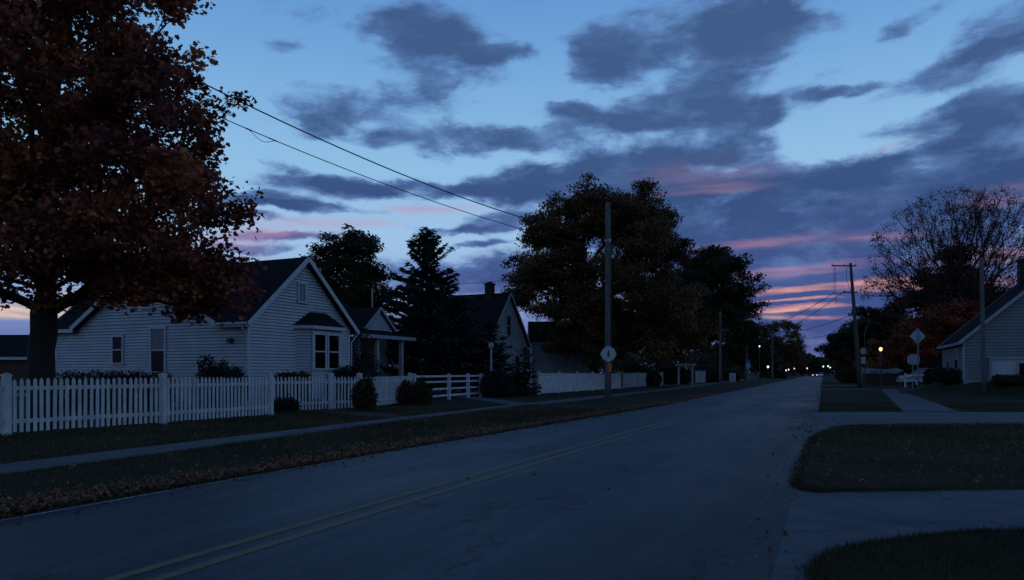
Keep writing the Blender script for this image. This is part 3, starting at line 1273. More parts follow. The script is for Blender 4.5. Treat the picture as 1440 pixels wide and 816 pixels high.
# bay window on the street gable
bay = MB()
bx0, bx1, bd = 2.9, 6.0, .5
poly = [(bx0, 0), (bx0 + .55, -bd), (bx1 - .55, -bd), (bx1, 0)]
for a, b in zip(poly, poly[1:]):
    Wq, Lq = wallframe(a, b)
    siding(bay, Wq, .3, 3.5, lambda z, Lq=Lq: (0, Lq))
bo = bay.build('bay', M['siding'], h1)
for (x, y) in poly[1:3]:
    mb = MB()
    mb.tube([(x, y - .02, .25), (x, y - .02, 3.5)], .06, 6)
    mb.build('corner_board', M['trim'], bo)
mb = MB()
ov = .25
pr = [(bx0 - ov, .02), (bx0 + .5 - .1, -bd - ov), (bx1 - .5 + .1, -bd - ov), (bx1 + ov, .02)]
mb.prism(pr, 3.5, 3.65)
mb.build('fascia', M['trim'], bo)
mb = MB()
zb, zt = 3.652, 4.32
tp = [(bx0 + .85, .02), (bx0 + 1.15, -.12), (bx1 - 1.15, -.12), (bx1 - .85, .02)]
vs = [(x * 1.0, y - .0, zb) for x, y in pr] + [(x, y, zt) for x, y in tp]
mb.add(vs, [(0, 1, 5, 4), (1, 2, 6, 5), (2, 3, 7, 6), (4, 5, 6, 7), (3, 2, 1, 0)])
mb.build('bay_roof', M['shingle'], bo)
Wq, Lq = wallframe(poly[1], poly[2])
window(h1, Wq, Lq / 2 - .5, 1.7, 3.25, .74, M['trim'], tw=.1)
window(h1, Wq, Lq / 2 + .5, 1.7, 3.25, .74, M['trim'], tw=.1)
# gutters
for x, y0_, ye in ((-.42, -.3, 1.5), (6.85 + .42, -.3, 12.6)):
    mb = MB()
    mb.box(x - .06, x + .06, y0_, ye, 3.5, 3.6)
    mb.build('gutter', M['trim'], h1)
for x in (-.1, 6.95):
    mb = MB()
    sx = -.42 if x < 1 else 7.27
    mb.tube([(sx, -.12, 3.5), (sx, -.1, 3.35), (x, -.06, 3.0), (x, -.06, .1)], .04, 6)
    mb.build('downspout', M['trim'], h1)

# house 2: cottage with a front porch
hx, hy = ax(503, 42), 42.0
LH, LPp = 6.3, 5.6
h2 = thing('porch_house', 'low dark house with a white posted front porch and small gable left of the spruce', 'house', (hx, hy, 0), ANG)
mb = MB()
Wq, _ = wallframe((0, 2.3), (LH, 2.3))
siding(mb, Wq, .5, 3.7, lambda z: (0, LH))
Wq2, _ = wallframe((0, 10), (0, 2.3))
siding(mb, Wq2, .5, 3.7, lambda z: (0, 7.7))
Wq3, _ = wallframe((LH, 2.3), (LH, 10))
siding(mb, Wq3, .5, 3.7, lambda z: (0, 7.7))
mb.build('wall', M['siding_blue'], h2)
mb = MB()
mb.box(.05, LH - .05, .1, 9.9, -.1, .5)
mb.build('foundation', M['brick'], h2)
mb = MB()
mb.slab([(-.3, -.3, 3.75), (LPp, -.3, 3.75), (LPp, 2.6, 4.3), (-.3, 2.6, 4.3)], .12)
mb.build('porch_roof', M['shingle'], h2)
mb = MB()
mb.beam((-.3, -.33, 3.6), (LPp, -.33, 3.6), .06, .2)
mb.build('fascia', M['trim_dim'], h2)
for x in (.15, 2.0, 4.6):
    mb = MB()
    mb.box(x - .11, x + .11, .0, .22, .5, 3.5)
    mb.box(x - .16, x + .16, -.05, .27, .5, .66)
    mb.box(x - .16, x + .16, -.05, .27, 3.36, 3.5)
    mb.build('porch_post', M['trim_dim'], h2)
mb = MB()
mb.slab([(-.4, 2.2, 4.2), (LH + .3, 2.2, 4.2), (LH + .3, 6.1, 6.3), (-.4, 6.1, 6.3)], .12)
mb.slab([(-.4, 10.4, 4.0), (-.4, 6.104, 6.3), (LH + .3, 6.104, 6.3), (LH + .3, 10.4, 4.0)], .12)
mb.add([(-.02, 2.3, 3.7), (-.02, 9.9, 3.7), (-.02, 6.1, 6.2)], [(0, 1, 2)])
mb.build('roof', M['shingle'], h2)
mb = MB()
siding(mb, ((2.2, 1.1), (1, 0), (0, -1)), 4.1, 5.35, lambda z: (max(0, (z - 4.25)) * 1.25, 2.8 - max(0, (z - 4.25)) * 1.25))
dm = mb.build('dormer', M['siding_old'], h2)
mb = MB()
mb.slab([(1.95, .95, 4.2), (3.6, .95, 5.55), (3.6, 5.0, 5.55), (1.95, 3.0, 4.2)], .1)
mb.slab([(5.25, .95, 4.2), (5.25, 3.0, 4.2), (3.604, 5.0, 5.55), (3.604, .95, 5.55)], .1)
mb.build('dormer_roof', M['shingle'], dm)
mb = MB()
mb.beam((1.95, .9, 4.12), (3.6, .9, 5.47), .04, .16)
mb.beam((5.25, .9, 4.12), (3.6, .9, 5.47), .043, .16)
mb.build('fascia', M['trim_dim'], dm)
window(h2, Wq, 1.3, 1.4, 3.0, .9, M['trim_dim'])
mb = MB()
mb.obox(Wq, 3.2, 4.2, .0, .05, .5, 2.6)
dr = mb.build('door', M['brownfence'], h2)
mb = MB()
mb.obox(Wq, 4.02, 4.08, .052, .1, 1.45, 1.52)
mb.build('handle', M['metal'], dr)
mb = MB()
mb.tube([(5.9, 3.2, 4.4), (5.9, 3.2, 7.0)], .05, 6)
mb.build('service_mast', M['metal'], h2)

# house 3: old white gable beyond the spruce
h3, Wf, Wl, Wr, Wb, ro3 = gable_house('old_gable_house', 'tall narrow white gabled house with chimney left of the big brown tree',
                                      (-1.94, 58.5, 0), ANG, 7.8, 8.5, 4.0, 8.1, M['siding_old'], M['trim_dim'], over=.25)
chimney(ro3, 3.6, 1.6, 7.6, 8.9, .7, .6)
window(h3, Wf, 3.9, 4.6, 6.2, .7, M['trim_dim'])
window(h3, Wf, 2.2, 1.3, 2.9, .8, M['trim_dim'])
window(h3, Wf, 5.6, 1.3, 2.9, .8, M['trim_dim'])
# long garage to its right, its wall turned to the camera
gx0, gx1 = ax(748, 69), ax(836, 69)
g, Wf, Wl, Wr, Wb, rog = gable_house('garage_building', 'low pale garage under a dark roof between the gabled house and big tree',
                                     (gx1, 69, 0), math.radians(90), 7.0, gx1 - gx0, 4.35, 6.4, M['siding_old'], M['trim_dim'], over=.25, cat='garage')

# right-hand house
A0 = Vector((30.5, 50.0, 0))
dirv = Vector((.389, .921, 0)).normalized()
a2 = math.atan2(dirv.y, dirv.x)
w5 = 10.0
# gable walls face along the street: local x across (to the camera's right), local y along the street
hr, Wf, Wl, Wr, Wb, ror = gable_house('gable_house', 'grey sided house with long roof slope on the rise at right', (A0.x, A0.y, 0), a2 - math.pi / 2,
                                      w5, 9.3, 3.72, 8.2, M['siding_blue'], M['trim_dim'], base=-.1, over=.32, zbase=1.0, step=.21)
chimney(ror, 4.9, 6.2, 7.6, 9.6, 1.0, .8)
# pale lower addition with a window on the near gable wall
mb = MB()
Wa, La = wallframe((1.55, -.5), (8.6, -.5))
siding(mb, Wa, .95, 2.35, lambda z: (0, La), .21)
mb.box(1.552, 8.598, -.498, -.03, .3, 2.36)
ad = mb.build('lean_to', M['siding_old'], hr)
mb = MB()
mb.box(1.45, 8.7, -.62, -.03, 2.362, 2.48)
mb.box(1.44, 1.53, -.56, -.03, .5, 2.36)
mb.build('fascia', M['trim_dim'], ad)
window(hr, Wa, 2.0, 1.25, 2.1, .95, M['trim_dim'], rail=False)
for tc, b in ((2.6, 1.5), (6.3, 1.6)):
    window(hr, Wl, 9.3 - tc, 1.75, 3.1, b, M['trim_dim'], upper='glass_blind')
mb = MB()
mb.box(-.12, -.03, .0, 9.3, .2, 1.6)
mb.build('brick_skirt', M['brick'], hr)

# garage at the far left edge
gl, *_x = gable_house('shed_building', 'low dark outbuilding with pale eave left of the maple trunk', (ax(45, 46), 46, 0), math.radians(90),
                      6.0, 9.0, 2.5, 3.9, M['brownfence'], M['trim'], over=.3, cat='outbuilding')


# ------------------------------------------------------------------ poles, lamps, signs
def pole(name, label, x, y, h, r0=.16, r1=.11, lean=(0, 0), m=None, group=None, cat='utility pole', z=0.0):
    root = thing(name, label, cat, (x, y, z), 0, group)
    mb = MB()
    n = 6
    mb.tube([(lean[0] * t, lean[1] * t, -.1 + (h + .1) * t) for t in [i / n for i in range(n + 1)]], [r0 + (r1 - r0) * i / n for i in range(n + 1)], 10)
    mb.build('pole', m or M['wood'], root, True)
    return root


def crossarm(root, h, length, ang, lean=(0, 0), npin=3, off=0.0):
    mb = MB()
    d = Vector((math.cos(ang), math.sin(ang), 0))
    nrm = Vector((-d.y, d.x, 0))
    c = Vector((lean[0], lean[1], h)) + d * off
    c2 = c - nrm * .16
    mb.beam(c2 - d * length / 2, c2 + d * length / 2, .09, .12)
    ar = mb.build('crossarm', M['wood'], root)
    for i in range(npin):
        t = (i / (npin - 1) - .5) * (length - .15)
        mb = MB()
        p = c2 + d * t
        mb.lathe([(.02, p.z + .061), (.025, p.z + .12), (.05, p.z + .13), (.05, p.z + .17), (.03, p.z + .2)], 8, (p.x, p.y))
        mb.build('insulator', M['ceramic'], ar)
    return ar


PX, PY = 4.71, 36.3
p1 = pole('utility_pole', 'tall bare wooden utility pole with white sign on left verge', PX, PY, 9.85, .165, .12, m=M['wood_pale'])
mb = MB()
mb.lathe([(.15, 7.9), (.155, 7.95), (.155, 8.0), (.15, 8.05)], 10)
mb.build('wire_bracket', M['metal'], p1)
for z in (8.0, 7.5):
    mb = MB()
    mb.tube([(0, -.12, z), (-.05, -.24, z), (-.05, -.3, z)], [.03, .05, .04], 6)
    mb.build('insulator', M['ceramic'], p1)
mb = MB()
mb.tube([(.12, -.1, .2), (.12, -.1, 4.0), (.1, -.1, 7.3)], .025, 5)
mb.build('conduit', M['dark_metal'], p1)
# sign on the pole
sz_ = hz(498, PY)
sg = thing('warning_sign', 'pale eight sided sign with black mark nailed to the utility pole', 'sign', (PX, PY - .2, sz_))


def plate(mb, poly, o0, o1, c=(0, 0)):
    k = len(poly)
    vs = [(x + c[0], o0, z + c[1]) for x, z in poly] + [(x + c[0], o1, z + c[1]) for x, z in poly]
    mb.add(vs, [tuple(range(k)), tuple(range(2 * k - 1, k - 1, -1))] + [(i, k + i, k + (i + 1) % k, (i + 1) % k) for i in range(k)])


R_ = .39
octo = []
for i in range(8):
    a = math.pi / 4 * i
    rad_ = R_ if i % 2 == 0 else R_ * .93
    for da in (-.06, .06):
        octo.append((rad_ * math.cos(a + da), rad_ * math.sin(a + da)))
mb = MB()
plate(mb, octo, -.012, .0)
mb.build('plate', M['sign'], sg)
mb = MB()
for r_ in (R_ * .86,):
    o1_ = [(x * .86, z * .86) for x, z in octo]
    o2_ = [(x * .82, z * .82) for x, z in octo]
    k = len(o1_)
    for i in range(k):
        j = (i + 1) % k
        mb.quad((o1_[i][0], -.015, o1_[i][1]), (o1_[j][0], -.015, o1_[j][1]), (o2_[j][0], -.015, o2_[j][1]), (o2_[i][0], -.015, o2_[i][1]))
mb.build('border', M['trim_dim'], sg)
mb = MB()
plate(mb, [(.05 * math.cos(t), .12 + .05 * math.sin(t)) for t in np.linspace(0, 6.283, 9)[:-1]], -.02, -.0135)
plate(mb, [(-.05, -.05), (.05, -.05), (.06, .05), (.03, .08), (-.03, .08), (-.06, .05)], -.02, -.0135)
plate(mb, [(-.05, -.17), (-.015, -.17), (0, -.055), (.02, -.17), (.055, -.17), (.045, -.052), (-.045, -.052)], -.021, -.0145)
mb.build('symbol', M['sign_black'], sg)
ot = thing('marker_tag', 'small orange marker tag below the sign on the utility pole', 'marker', (PX + .06, PY - .18, hz(517, PY)))
mb = MB()
plate(mb, [(-.1, -.22), (.1, -.2), (.11, .2), (-.09, .22)], -.012, .0)
mb.build('plate', M['orange'], ot)
mb = MB()
for z in (-.16, .16):
    plate(mb, [(.015 * math.cos(t), z + .015 * math.sin(t)) for t in np.linspace(0, 6.283, 7)[:-1]], -.018, -.0125)
mb.build('nail', M['metal'], ot)

# near pole of the same line, off the frame to the left
KN = 32.0
WD = (.677, .736)
pn = pole('utility_pole', 'wooden utility pole at the near left verge carrying the two wires', PX - WD[0] * KN, PY - WD[1] * KN, 13.6, .165, .12, m=M['wood_pale'])


def wire(label, fn, k0, k1, r, n=40, name='power_line', group=None):
    mb = MB()
    mb.tube([fn(k0 + (k1 - k0) * i / n) for i in range(n + 1)], r, 5)
    o = mb.build(name, M['wire'])
    return tag(o, label, 'power line', group)


def w1(k):
    return (PX - WD[0] * k - .05, PY - WD[1] * k - .2, 8.0 - .0194 * k + .00556 * k * k)


def w2(k):
    return (PX - WD[0] * k - .05, PY - WD[1] * k - .2, 7.5 - .0123 * k + .00455 * k * k)


wire('upper thick black wire sloping from near pole to the signed utility pole', w1, 0, KN, .022)
lw = wire('lower black wire with a slack splice loop beside the red maple', w2, 0, KN, .015)
mb = MB()
c = [w2(17.75 + i * .075) for i in range(13)]
mb.tube([(x, y, z - .18 * math.sin(math.pi * i / 12) ** 1.3 - .004) for i, (x, y, z) in enumerate(c)], .009, 5)
mb.tube([w2(17.7 + i * .1) for i in range(4)], .02, 5)
mb.tube([w2(18.55 + i * .1) for i in range(3)], .022, 5)
mb.build('splice_loop', M['wire'], lw)


def catenary(a, b, sag, n=24):
    a, b = Vector(a), Vector(b)
    return lambda t: tuple(a + (b - a) * t - Vector((0, 0, sag * 4 * t * (1 - t))))


M2 = Matrix.Translation((hx, hy, 0)) @ Matrix.Rotation(ANG, 4, 'Z')
mp = M2 @ Vector((5.9, 3.2, 6.95))
wire('thin service wire from signed utility pole to the porch house roof', catenary((PX - .1, PY, 6.6), tuple(mp), .15), 0, 1, .012)

# right utility pole with crossarms
RX, RY = ax(1210, 72), 72.0
lean = (ax(1196, 72) - ax(1210, 72), 0)
p2 = pole('utility_pole', 'leaning wooden utility pole with two crossarms beside right sidewalk', RX, RY, hz(370, RY), .24, .13, lean)
hh = hz(373.5, RY)
crossarm(p2, hh, 2.5, math.radians(184), (lean[0] - .55, 0), 3, .0)
h2_ = hz(411, RY)
crossarm(p2, h2_, 1.5, math.radians(186), (lean[0] * .75 - .15, 0), 3)
mb = MB()
xx = lean[0] - 1.68
mb.tube([(xx, -.16, hh - .06), (xx, -.16, hz(412, RY)), (xx + .25, -.16, hz(414, RY)), (lean[0] * .75 - .8, -.16, h2_)], .022, 4)
mb.tube([(xx + .12, -.16, hh - .06), (xx + .2, -.16, hz(428, RY))], .02, 4)
mb.tube([(lean[0] - .45, -.2, hh), (lean[0] - .5, -.2, hh - 1.2), (lean[0] * .8 - .3, -.2, h2_ + .1)], .02, 4)
mb.build('drop_wire', M['wire'], p2)
for nm, lab, py, kind in (('road_sign', 'round pale sign on the leaning utility pole, above a small plate', 494, 'round'),
                          ('road_sign', 'small rectangular pale plate under the round sign on the leaning pole', 507, 'rect')):
    t = thing(nm, lab, 'sign', (RX + .12, RY - .3, hz(py, RY)))
    mb = MB()
    if kind == 'round':
        plate(mb, [(.31 * math.cos(a), .33 * math.sin(a)) for a in np.linspace(0, 6.283, 19)[:-1]], -.012, 0)
    else:
        plate(mb, [(-.22, -.33), (.22, -.33), (.22, .33), (-.22, .33)], -.012, 0)
    mb.build('plate', mat('faded_sign_' + kind, (.35, .22, .24) if kind == 'round' else (.3, .31, .34)), t)
    mb = MB()
    plate(mb, [(-.03, -.2), (.03, -.2), (.03, .2), (-.03, .2)], .003, .2)
    mb.build('bracket', M['metal'], t)

# near right pole in front of the grey house
NX, NY = ax(1384, 47), 47.0
pz = mound(NX, NY)
pole('utility_pole', 'plain grey utility pole standing before the grey house at right', NX, NY, hz(362, NY) - pz, .135, .115, (ax(1380, NY) - NX, 0), m=M['wood_pale'], z=pz)

# left far poles
LP = [(1013, 112, 438, 'slim utility pole right of the arbor before the dark tree', .2, .13),
      (1050, 134, 460, 'far utility pole with two pale crossarms on the left verge', .22, .14),
      (1086, 165, 466, 'farthest thin utility pole on the left beyond the lit lamp post', .25, .16)]
tops = {}
for px, Y, py, lab, r0, r1 in LP:
    t = pole('utility_pole', lab, ax(px, Y), Y, hz(py, Y), r0, r1, m=M['wood_pale'])
    tops[px] = (ax(px, Y), Y, hz(py, Y))
    if px == 1050:
        crossarm(t, hz(487, Y), 3.4, 0.1, (0, 0), 4, -.4)
        crossarm(t, hz(499, Y), 2.6, 0.1, (0, 0), 4, -.7)
    else:
        crossarm(t, hz(py + 6, Y), 1.6, 0.2, (0, 0), 2)
bs_ = thing('road_sign', 'small blue and white sign at the foot of far crossarm pole', 'sign', (ax(1052, 131), 131, 0))
mb = MB()
mb.tube([(0, 0, 0), (0, 0, 3.6)], .05, 6)
mb.build('post', M['metal'], bs_)
mb = MB()
plate(mb, [(.42 * math.cos(a), 2.7 + .6 * math.sin(a)) for a in np.linspace(0, 6.283, 13)[:-1]], -.09, -.06)
mb.build('plate', mat('pale_blue_sign', (.3, .38, .55)), bs_)
mb = MB()
plate(mb, [(-.4, 3.35), (.4, 3.35), (.4, 3.8), (-.4, 3.8)], -.09, -.06)
mb.build('upper_plate', M['sign_blue'], bs_)
# wires over the far street
ra = (RX + lean[0] * .75 - .8, RY - .16, h2_ + .15)
wire('wire crossing the far street from leaning pole lower crossarm', catenary(ra, (tops[1050][0] - 1, 134, hz(484, 134)), 1.2), 0, 1, .03)
wire('upper wire crossing the far street below the sunset streaks', catenary((RX + xx, RY - .16, hz(412, RY)), (tops[1050][0] + .8, 134, hz(462, 134)), .9), 0, 1, .03)
wire('low wire between the leaning pole and farthest left pole', catenary((RX + lean[0] * .5, RY - .16, hz(441, RY)), (tops[1086][0], 165, hz(470, 165)), .6), 0, 1, .03)
wire('lowest faint wire between leaning pole and farthest left pole', catenary((RX + lean[0] * .4, RY - .16, hz(463, RY)), (tops[1086][0], 165, hz(478, 165)), .5), 0, 1, .03)


def lamp_post(label, px, Y, py, m, r=.11, style='globe', pr=.04, group='lit street lamps'):
    r *= .78
    h = hz(py, Y)
    x = ax(px, Y)
    t = thing('street_lamp', label, 'street lamp', (x, Y, 0), 0, group)
    mb = MB()
    mb.lathe([(pr * 2.4, 0), (pr * 2.4, .15), (pr * 1.3, .3), (pr, .6), (pr * .85, h - r * 1.3)], 8)
    mb.build('pole', M['dark_metal'], t, True)
    mb = MB()
    mb.lathe([(r * .4, h - r * 1.25), (r * .8, h - r * .75), (r, h), (r * .85, h + r * .6), (r * .4, h + r)], 12)
    mb.build('lamp_globe', m, t, True)
    mb = MB()
    mb.lathe([(r * .7, h + r * 1.005), (r * .6, h + r * 1.15), (r * .1, h + r * 1.5)], 10)
    mb.build('cap', M['dark_metal'], t)
    return t


lamp_post('yellow glowing lamp post near the leaning utility pole', 1238.5, 70, 491, M['lamp_y'], .2, pr=.06)
lamp_post('tall slim lit lamp post on the left verge past the crossarm pole', 1068, 112, 487, M['lamp_w'], .15, pr=.06)
lamp_post('bright white low lamp beside the farthest left pole', 1080, 108, 516, M['lamp_g'], .2)
lamp_post('first of two adjoining pale lamps under far left trees', 1105.5, 150, 521, M['lamp_w'], .17)
lamp_post('second of two adjoining pale lamps under far left trees', 1109, 156, 519.8, M['lamp_w'], .17)
lamp_post('single pinkish lamp just right of the paired far lamps', 1117, 190, 518.5, M['lamp_r'], .2)
lamp_post('reddish lamp at the far left end of the road', 1135, 285, 518, M['lamp_r'], .36)
lamp_post('left lamp of the pale row on the far right kerb', 1157.8, 150, 515.5, M['lamp_g'], .19)
lamp_post('middle lamp of the pale row on the far right kerb', 1164.5, 146, 515, M['lamp_g'], .19)
lamp_post('right lamp of the pale row, on a pale post by the far lawn', 1167.5, 138, 517, M['lamp_w'], .15)

# bent branch lamp arm (arched bare sapling by the leaning pole)
sap = thing('bare_sapling', 'thin bare sapling arching over beside the leaning utility pole', 'sapling', (ax(1216, 76), 76, 0))
mb = MB()
Pz = [(0, 0, 0), (.05, 0, 2.2), (.0, 0, hz(458, 76) - .6), (.5, 0, hz(453, 76)), (1.3, 0, hz(455, 76)), (1.9, 0, hz(462, 76)), (2.15, 0, hz(470, 76))]
mb.tube(Pz, [.07, .055, .045, .04, .032, .025, .015], 6)
mb.build('stem', M['wood_pale'], sap, True)

# diamond sign seen from the back
DY = 55.0
ds = thing('road_sign', 'big diamond road sign seen from behind on a thin post', 'sign', (ax(1291, DY), DY, mound(ax(1291, DY), DY)))
zc = hz(473, DY) - ds.location.z
mb = MB()
mb.box(-.035, .035, -.03, .03, -.1, zc + .55)
mb.build('post', M['metal'], ds)
mb = MB()
d_ = .6
q = []
for i in range(4):
    a = math.pi / 2 * i
    for da in (-.09, 0, .09):
        q.append((d_ * (.97 if da == 0 else .92) * math.cos(a + da), zc + d_ * (.97 if da == 0 else .92) * math.sin(a + da)))
plate(mb, q, .034, .05)
mb.build('plate', M['sign'], ds)
mb = MB()
mb.box(-.3, .3, .031, .0335, zc - .02, zc + .02)
mb.build('brace', M['metal'], ds)
rs = thing('road_sign', 'blank rounded pale sign low behind the diamond sign', 'sign', (ax(1284, 66), 66, 0))
mb = MB()
mb.tube([(0, .06, 0), (0, .06, hz(500, 66))], .04, 6)
mb.build('post', M['metal'], rs)
mb = MB()
plate(mb, [(-.55, -.3), (-.3, -.46), (.4, -.46), (.58, -.25), (.58, .3), (.3, .44), (-.25, .44), (-.52, .2)], -.02, 0, (0, hz(505.5, 66)))
mb.build('plate', mat('grey_sign_back', (.3, .31, .34)), rs)

# arbor, cabinet
ab = thing('garden_arbor', 'weathered white garden arbor by the left sidewalk under the trees', 'arbor', (ax(964, 92), 92, 0), ANG - math.pi / 2)
ah = hz(514, 92)
for sx in (-.85, .85):
    for sy in (-.35, .35):
        mb = MB()
        mb.box(sx - .06, sx + .06, sy - .06, sy + .06, -.05, ah)
        mb.build('post', M['trim_dim'], ab)
for sy in (-.42, .42):
    mb = MB()
    mb.box(-1.25, 1.25, sy - .04, sy + .04, ah - .1, ah + .1)
    mb.build('beam', M['trim_dim'], ab)
mb = MB()
for i in range(7):
    x = -1.05 + i * .35
    mb.box(x - .03, x + .03, -.65, .65, ah + .102, ah + .2)
mb.build('top_slats', M['trim_dim'], ab)
mb = MB()
pts_ = [(.75 * math.cos(t), -.36, ah - .75 + .62 * math.sin(t)) for t in np.linspace(0, math.pi, 12)]
mb.tube(pts_, .04, 4)
mb.build('arch', M['trim_dim'], ab)
cb = thing('utility_cabinet', 'small pale utility cabinet on the far left verge', 'cabinet', (ax(1030, 112), 112, 0), ANG - math.pi / 2)
mb = MB()
mb.box(-.4, .4, -.3, .3, .1, 1.3)
mb.box(-.44, .44, -.34, .34, 1.302, 1.38)
mb.build('body', M['siding'], cb)
mb = MB()
mb.box(-.33, .33, -.32, -.302, .2, 1.2)
mb.build('door', M['trim_dim'], cb)
mb = MB()
mb.box(-.5, .5, -.4, .4, -.05, .098)
mb.build('base', M['walk'], cb)

# lantern post in the garden behind the rail fence
lp = thing('bird_house', 'pale bird house on a post behind the white rail fence', 'bird house', (ax(690, 46.5), 47.6, 0))
mb = MB()
mb.tube([(0, 0, 0), (0, 0, 3.1)], [.09, .07], 8)
mb.build('post', M['trim_dim'], lp)
mb = MB()
mb.box(-.16, .16, -.14, .14, 3.1, 3.45)
mb.build('box', M['trim_dim'], lp)
mb = MB()
mb.slab([(-.24, -.2, 3.43), (0, -.2, 3.66), (0, .2, 3.66), (-.24, .2, 3.43)], .03)
mb.slab([(.24, -.2, 3.43), (.24, .2, 3.43), (.003, .2, 3.66), (.003, -.2, 3.66)], .03)
mb.build('roof', M['shingle'], lp)

# right background: brown fence, pale outbuilding, white rail fence
panel_fence('board_fence', 'brown board fence behind the yellow lamp post', [(ax(1214, 84), 84), (ax(1231, 84), 84), (ax(1248, 84), 84), (ax(1265, 84), 84)], M['brownfence'], hz(526, 84) + .05, group=None)
sh = thing('garden_shed', 'low pale shed showing over the brown board fence', 'shed', (ax(1245, 90), 90, 0), 0)
mb = MB()
siding(mb, wallframe((-1.9, 0), (1.9, 0))[0], 0, 1.75, lambda z: (0, 3.8))
siding(mb, wallframe((-1.9, 2.4), (-1.9, 0))[0], 0, 1.75, lambda z: (0, 2.4))
mb.box(-1.89, 1.89, .01, 2.39, -.05, 1.74)
mb.build('wall', M['siding_old'], sh)
mb = MB()
mb.slab([(-2.1, -.2, 1.72), (2.1, -.2, 1.72), (2.1, 2.6, 2.25), (-2.1, 2.6, 2.25)], .1)
mb.build('roof', M['trim_dim'], sh)
rfn = thing('rail_fence', 'short white rail fence in front of the parked pale car', 'fence', (ax(1273, 74), 74, 0))
xa = ax(1326, 74) - rfn.location.x
for t in (0, xa):
    mb = MB()
    mb.box(t - .075, t + .075, -.075, .075, -.05, 1.42)
    mb.build('fence_post', M['picket'], rfn)
for z in (.72, 1.25):
    for a, b in ((0, xa),):
        mb = MB()
        mb.box(a + .077, b - .077, -.03, .03, z - .07, z + .07)
        mb.build('rail', M['picket'], rfn)


# ------------------------------------------------------------------ cars
def car(name, label, loc, rz, paint, head_on=False, tail_on=False, group=None):
    root = thing(name, label, 'car', loc, rz, group)
    side = [(-2.2, .35), (-2.25, .6), (-2.18, .88), (-1.5, .95), (1.0, .95), (2.0, .82), (2.22, .62), (2.22, .35)]
    mb = MB()
    secs = [(-.88, .93), (-.8, 1.0), (.8, 1.0), (.88, .93)]
    k = len(side)
    o = 0
    for y, s in secs:
        for x, z in side:
            mb.v.append((x * (.985 if abs(y) > .85 else 1), y, .35 + (z - .35) * s))
    for i in range(len(secs) - 1):
        for j in range(k):
            j2 = (j + 1) % k
            mb.f.append((i * k + j, i * k + j2, (i + 1) * k + j2, (i + 1) * k + j))
    mb.f.append(tuple(range(k - 1, -1, -1)))
    mb.f.append(tuple(3 * k + j for j in range(k)))
    mb.build('body', paint, root)
    # cabin roof and pillars, glass
    lo = [(-1.75, .93), (-1.15, 1.42), (.1, 1.46), (.95, .93)]
    mb = MB()
    vs = []
    for y in (-1, 1):
        for x, z in lo:
            vs.append((x, y * (.8 if z < 1 else .6), z))
    mb.add(vs, [(0, 1, 5, 4), (2, 3, 7, 6), (0, 3, 2, 1), (4, 5, 6, 7)])
    mb.build('windows', M['glass'], root).name = 'window_glass'
    mb = MB()
    mb.slab([(-1.17, -.62, 1.45), (.12, -.62, 1.49), (.12, .62, 1.49), (-1.17, .62, 1.45)], .045)
    for s in (-1, 1):
        for (xa_, za), (xb, zb_) in ((lo[0], lo[1]), (lo[3], lo[2]), ((-.45, .95), (-.5, 1.43))):
            mb.beam((xa_, s * .81, za), (xb, s * .615, zb_), .05, .05)
    mb.build('roof', paint, root)
    for x in (-1.35, 1.38):
        for y in (-.8, .8):
            mb = MB()
            c = [(x + .33 * math.cos(t), .33 + .33 * math.sin(t)) for t in np.linspace(0, 6.283, 19)[:-1]]
            s = .1
            kk_ = len(c)
            vs = [(a, y - s, b) for a, b in c] + [(a, y + s, b) for a, b in c]
            mb.add(vs, [tuple(range(kk_)), tuple(range(2 * kk_ - 1, kk_ - 1, -1))] + [(i, kk_ + i, kk_ + (i + 1) % kk_, (i + 1) % kk_) for i in range(kk_)])
            wh = mb.build('wheel', M['rubber'], root)
            mb = MB()
            yy = y + (s + .004 if y > 0 else -s - .004)
            mb.add([(x + .2 * math.cos(t), yy, .33 + .2 * math.sin(t)) for t in np.linspace(0, 6.283, 13)[:-1]], [tuple(range(12))])
            mb.build('rim', M['metal'], wh)
    for y in (-.62, .62):
        mb = MB()
        mb.lathe([(.04, 0), (.13, .02), (.13, .05), (.05, .08)], 10)
        mb.v = [(2.2 + z, y + a * 1.2, .66 + b * .8) for a, b, z in mb.v]
        mb.build('headlight', M['head'] if head_on else M['glass_blind'], root)
        mb = MB()
        mb.box(-2.28, -2.2, y - .17, y + .17, .66, .8)
        mb.build('taillight', M['tail'] if tail_on else M['redplastic'], root)
    return root


ra_ = math.atan2(.92, .39)
car('parked_car', 'pale car parked behind the short white rail fence', (ax(1299, 80), 80, 0), math.radians(188), M['carsilver']).scale = (1.15, 1.15, 1.32)
car('oncoming_car', 'distant oncoming car with a yellow lit headlight', (ax(1146, 250), 250, 0), ra_ + math.pi, M['cardark'], head_on=True)
car('following_car', 'far pale car driving behind the lit oncoming car', (ax(1154, 275), 275, 0), ra_ + math.pi, M['carwhite'])

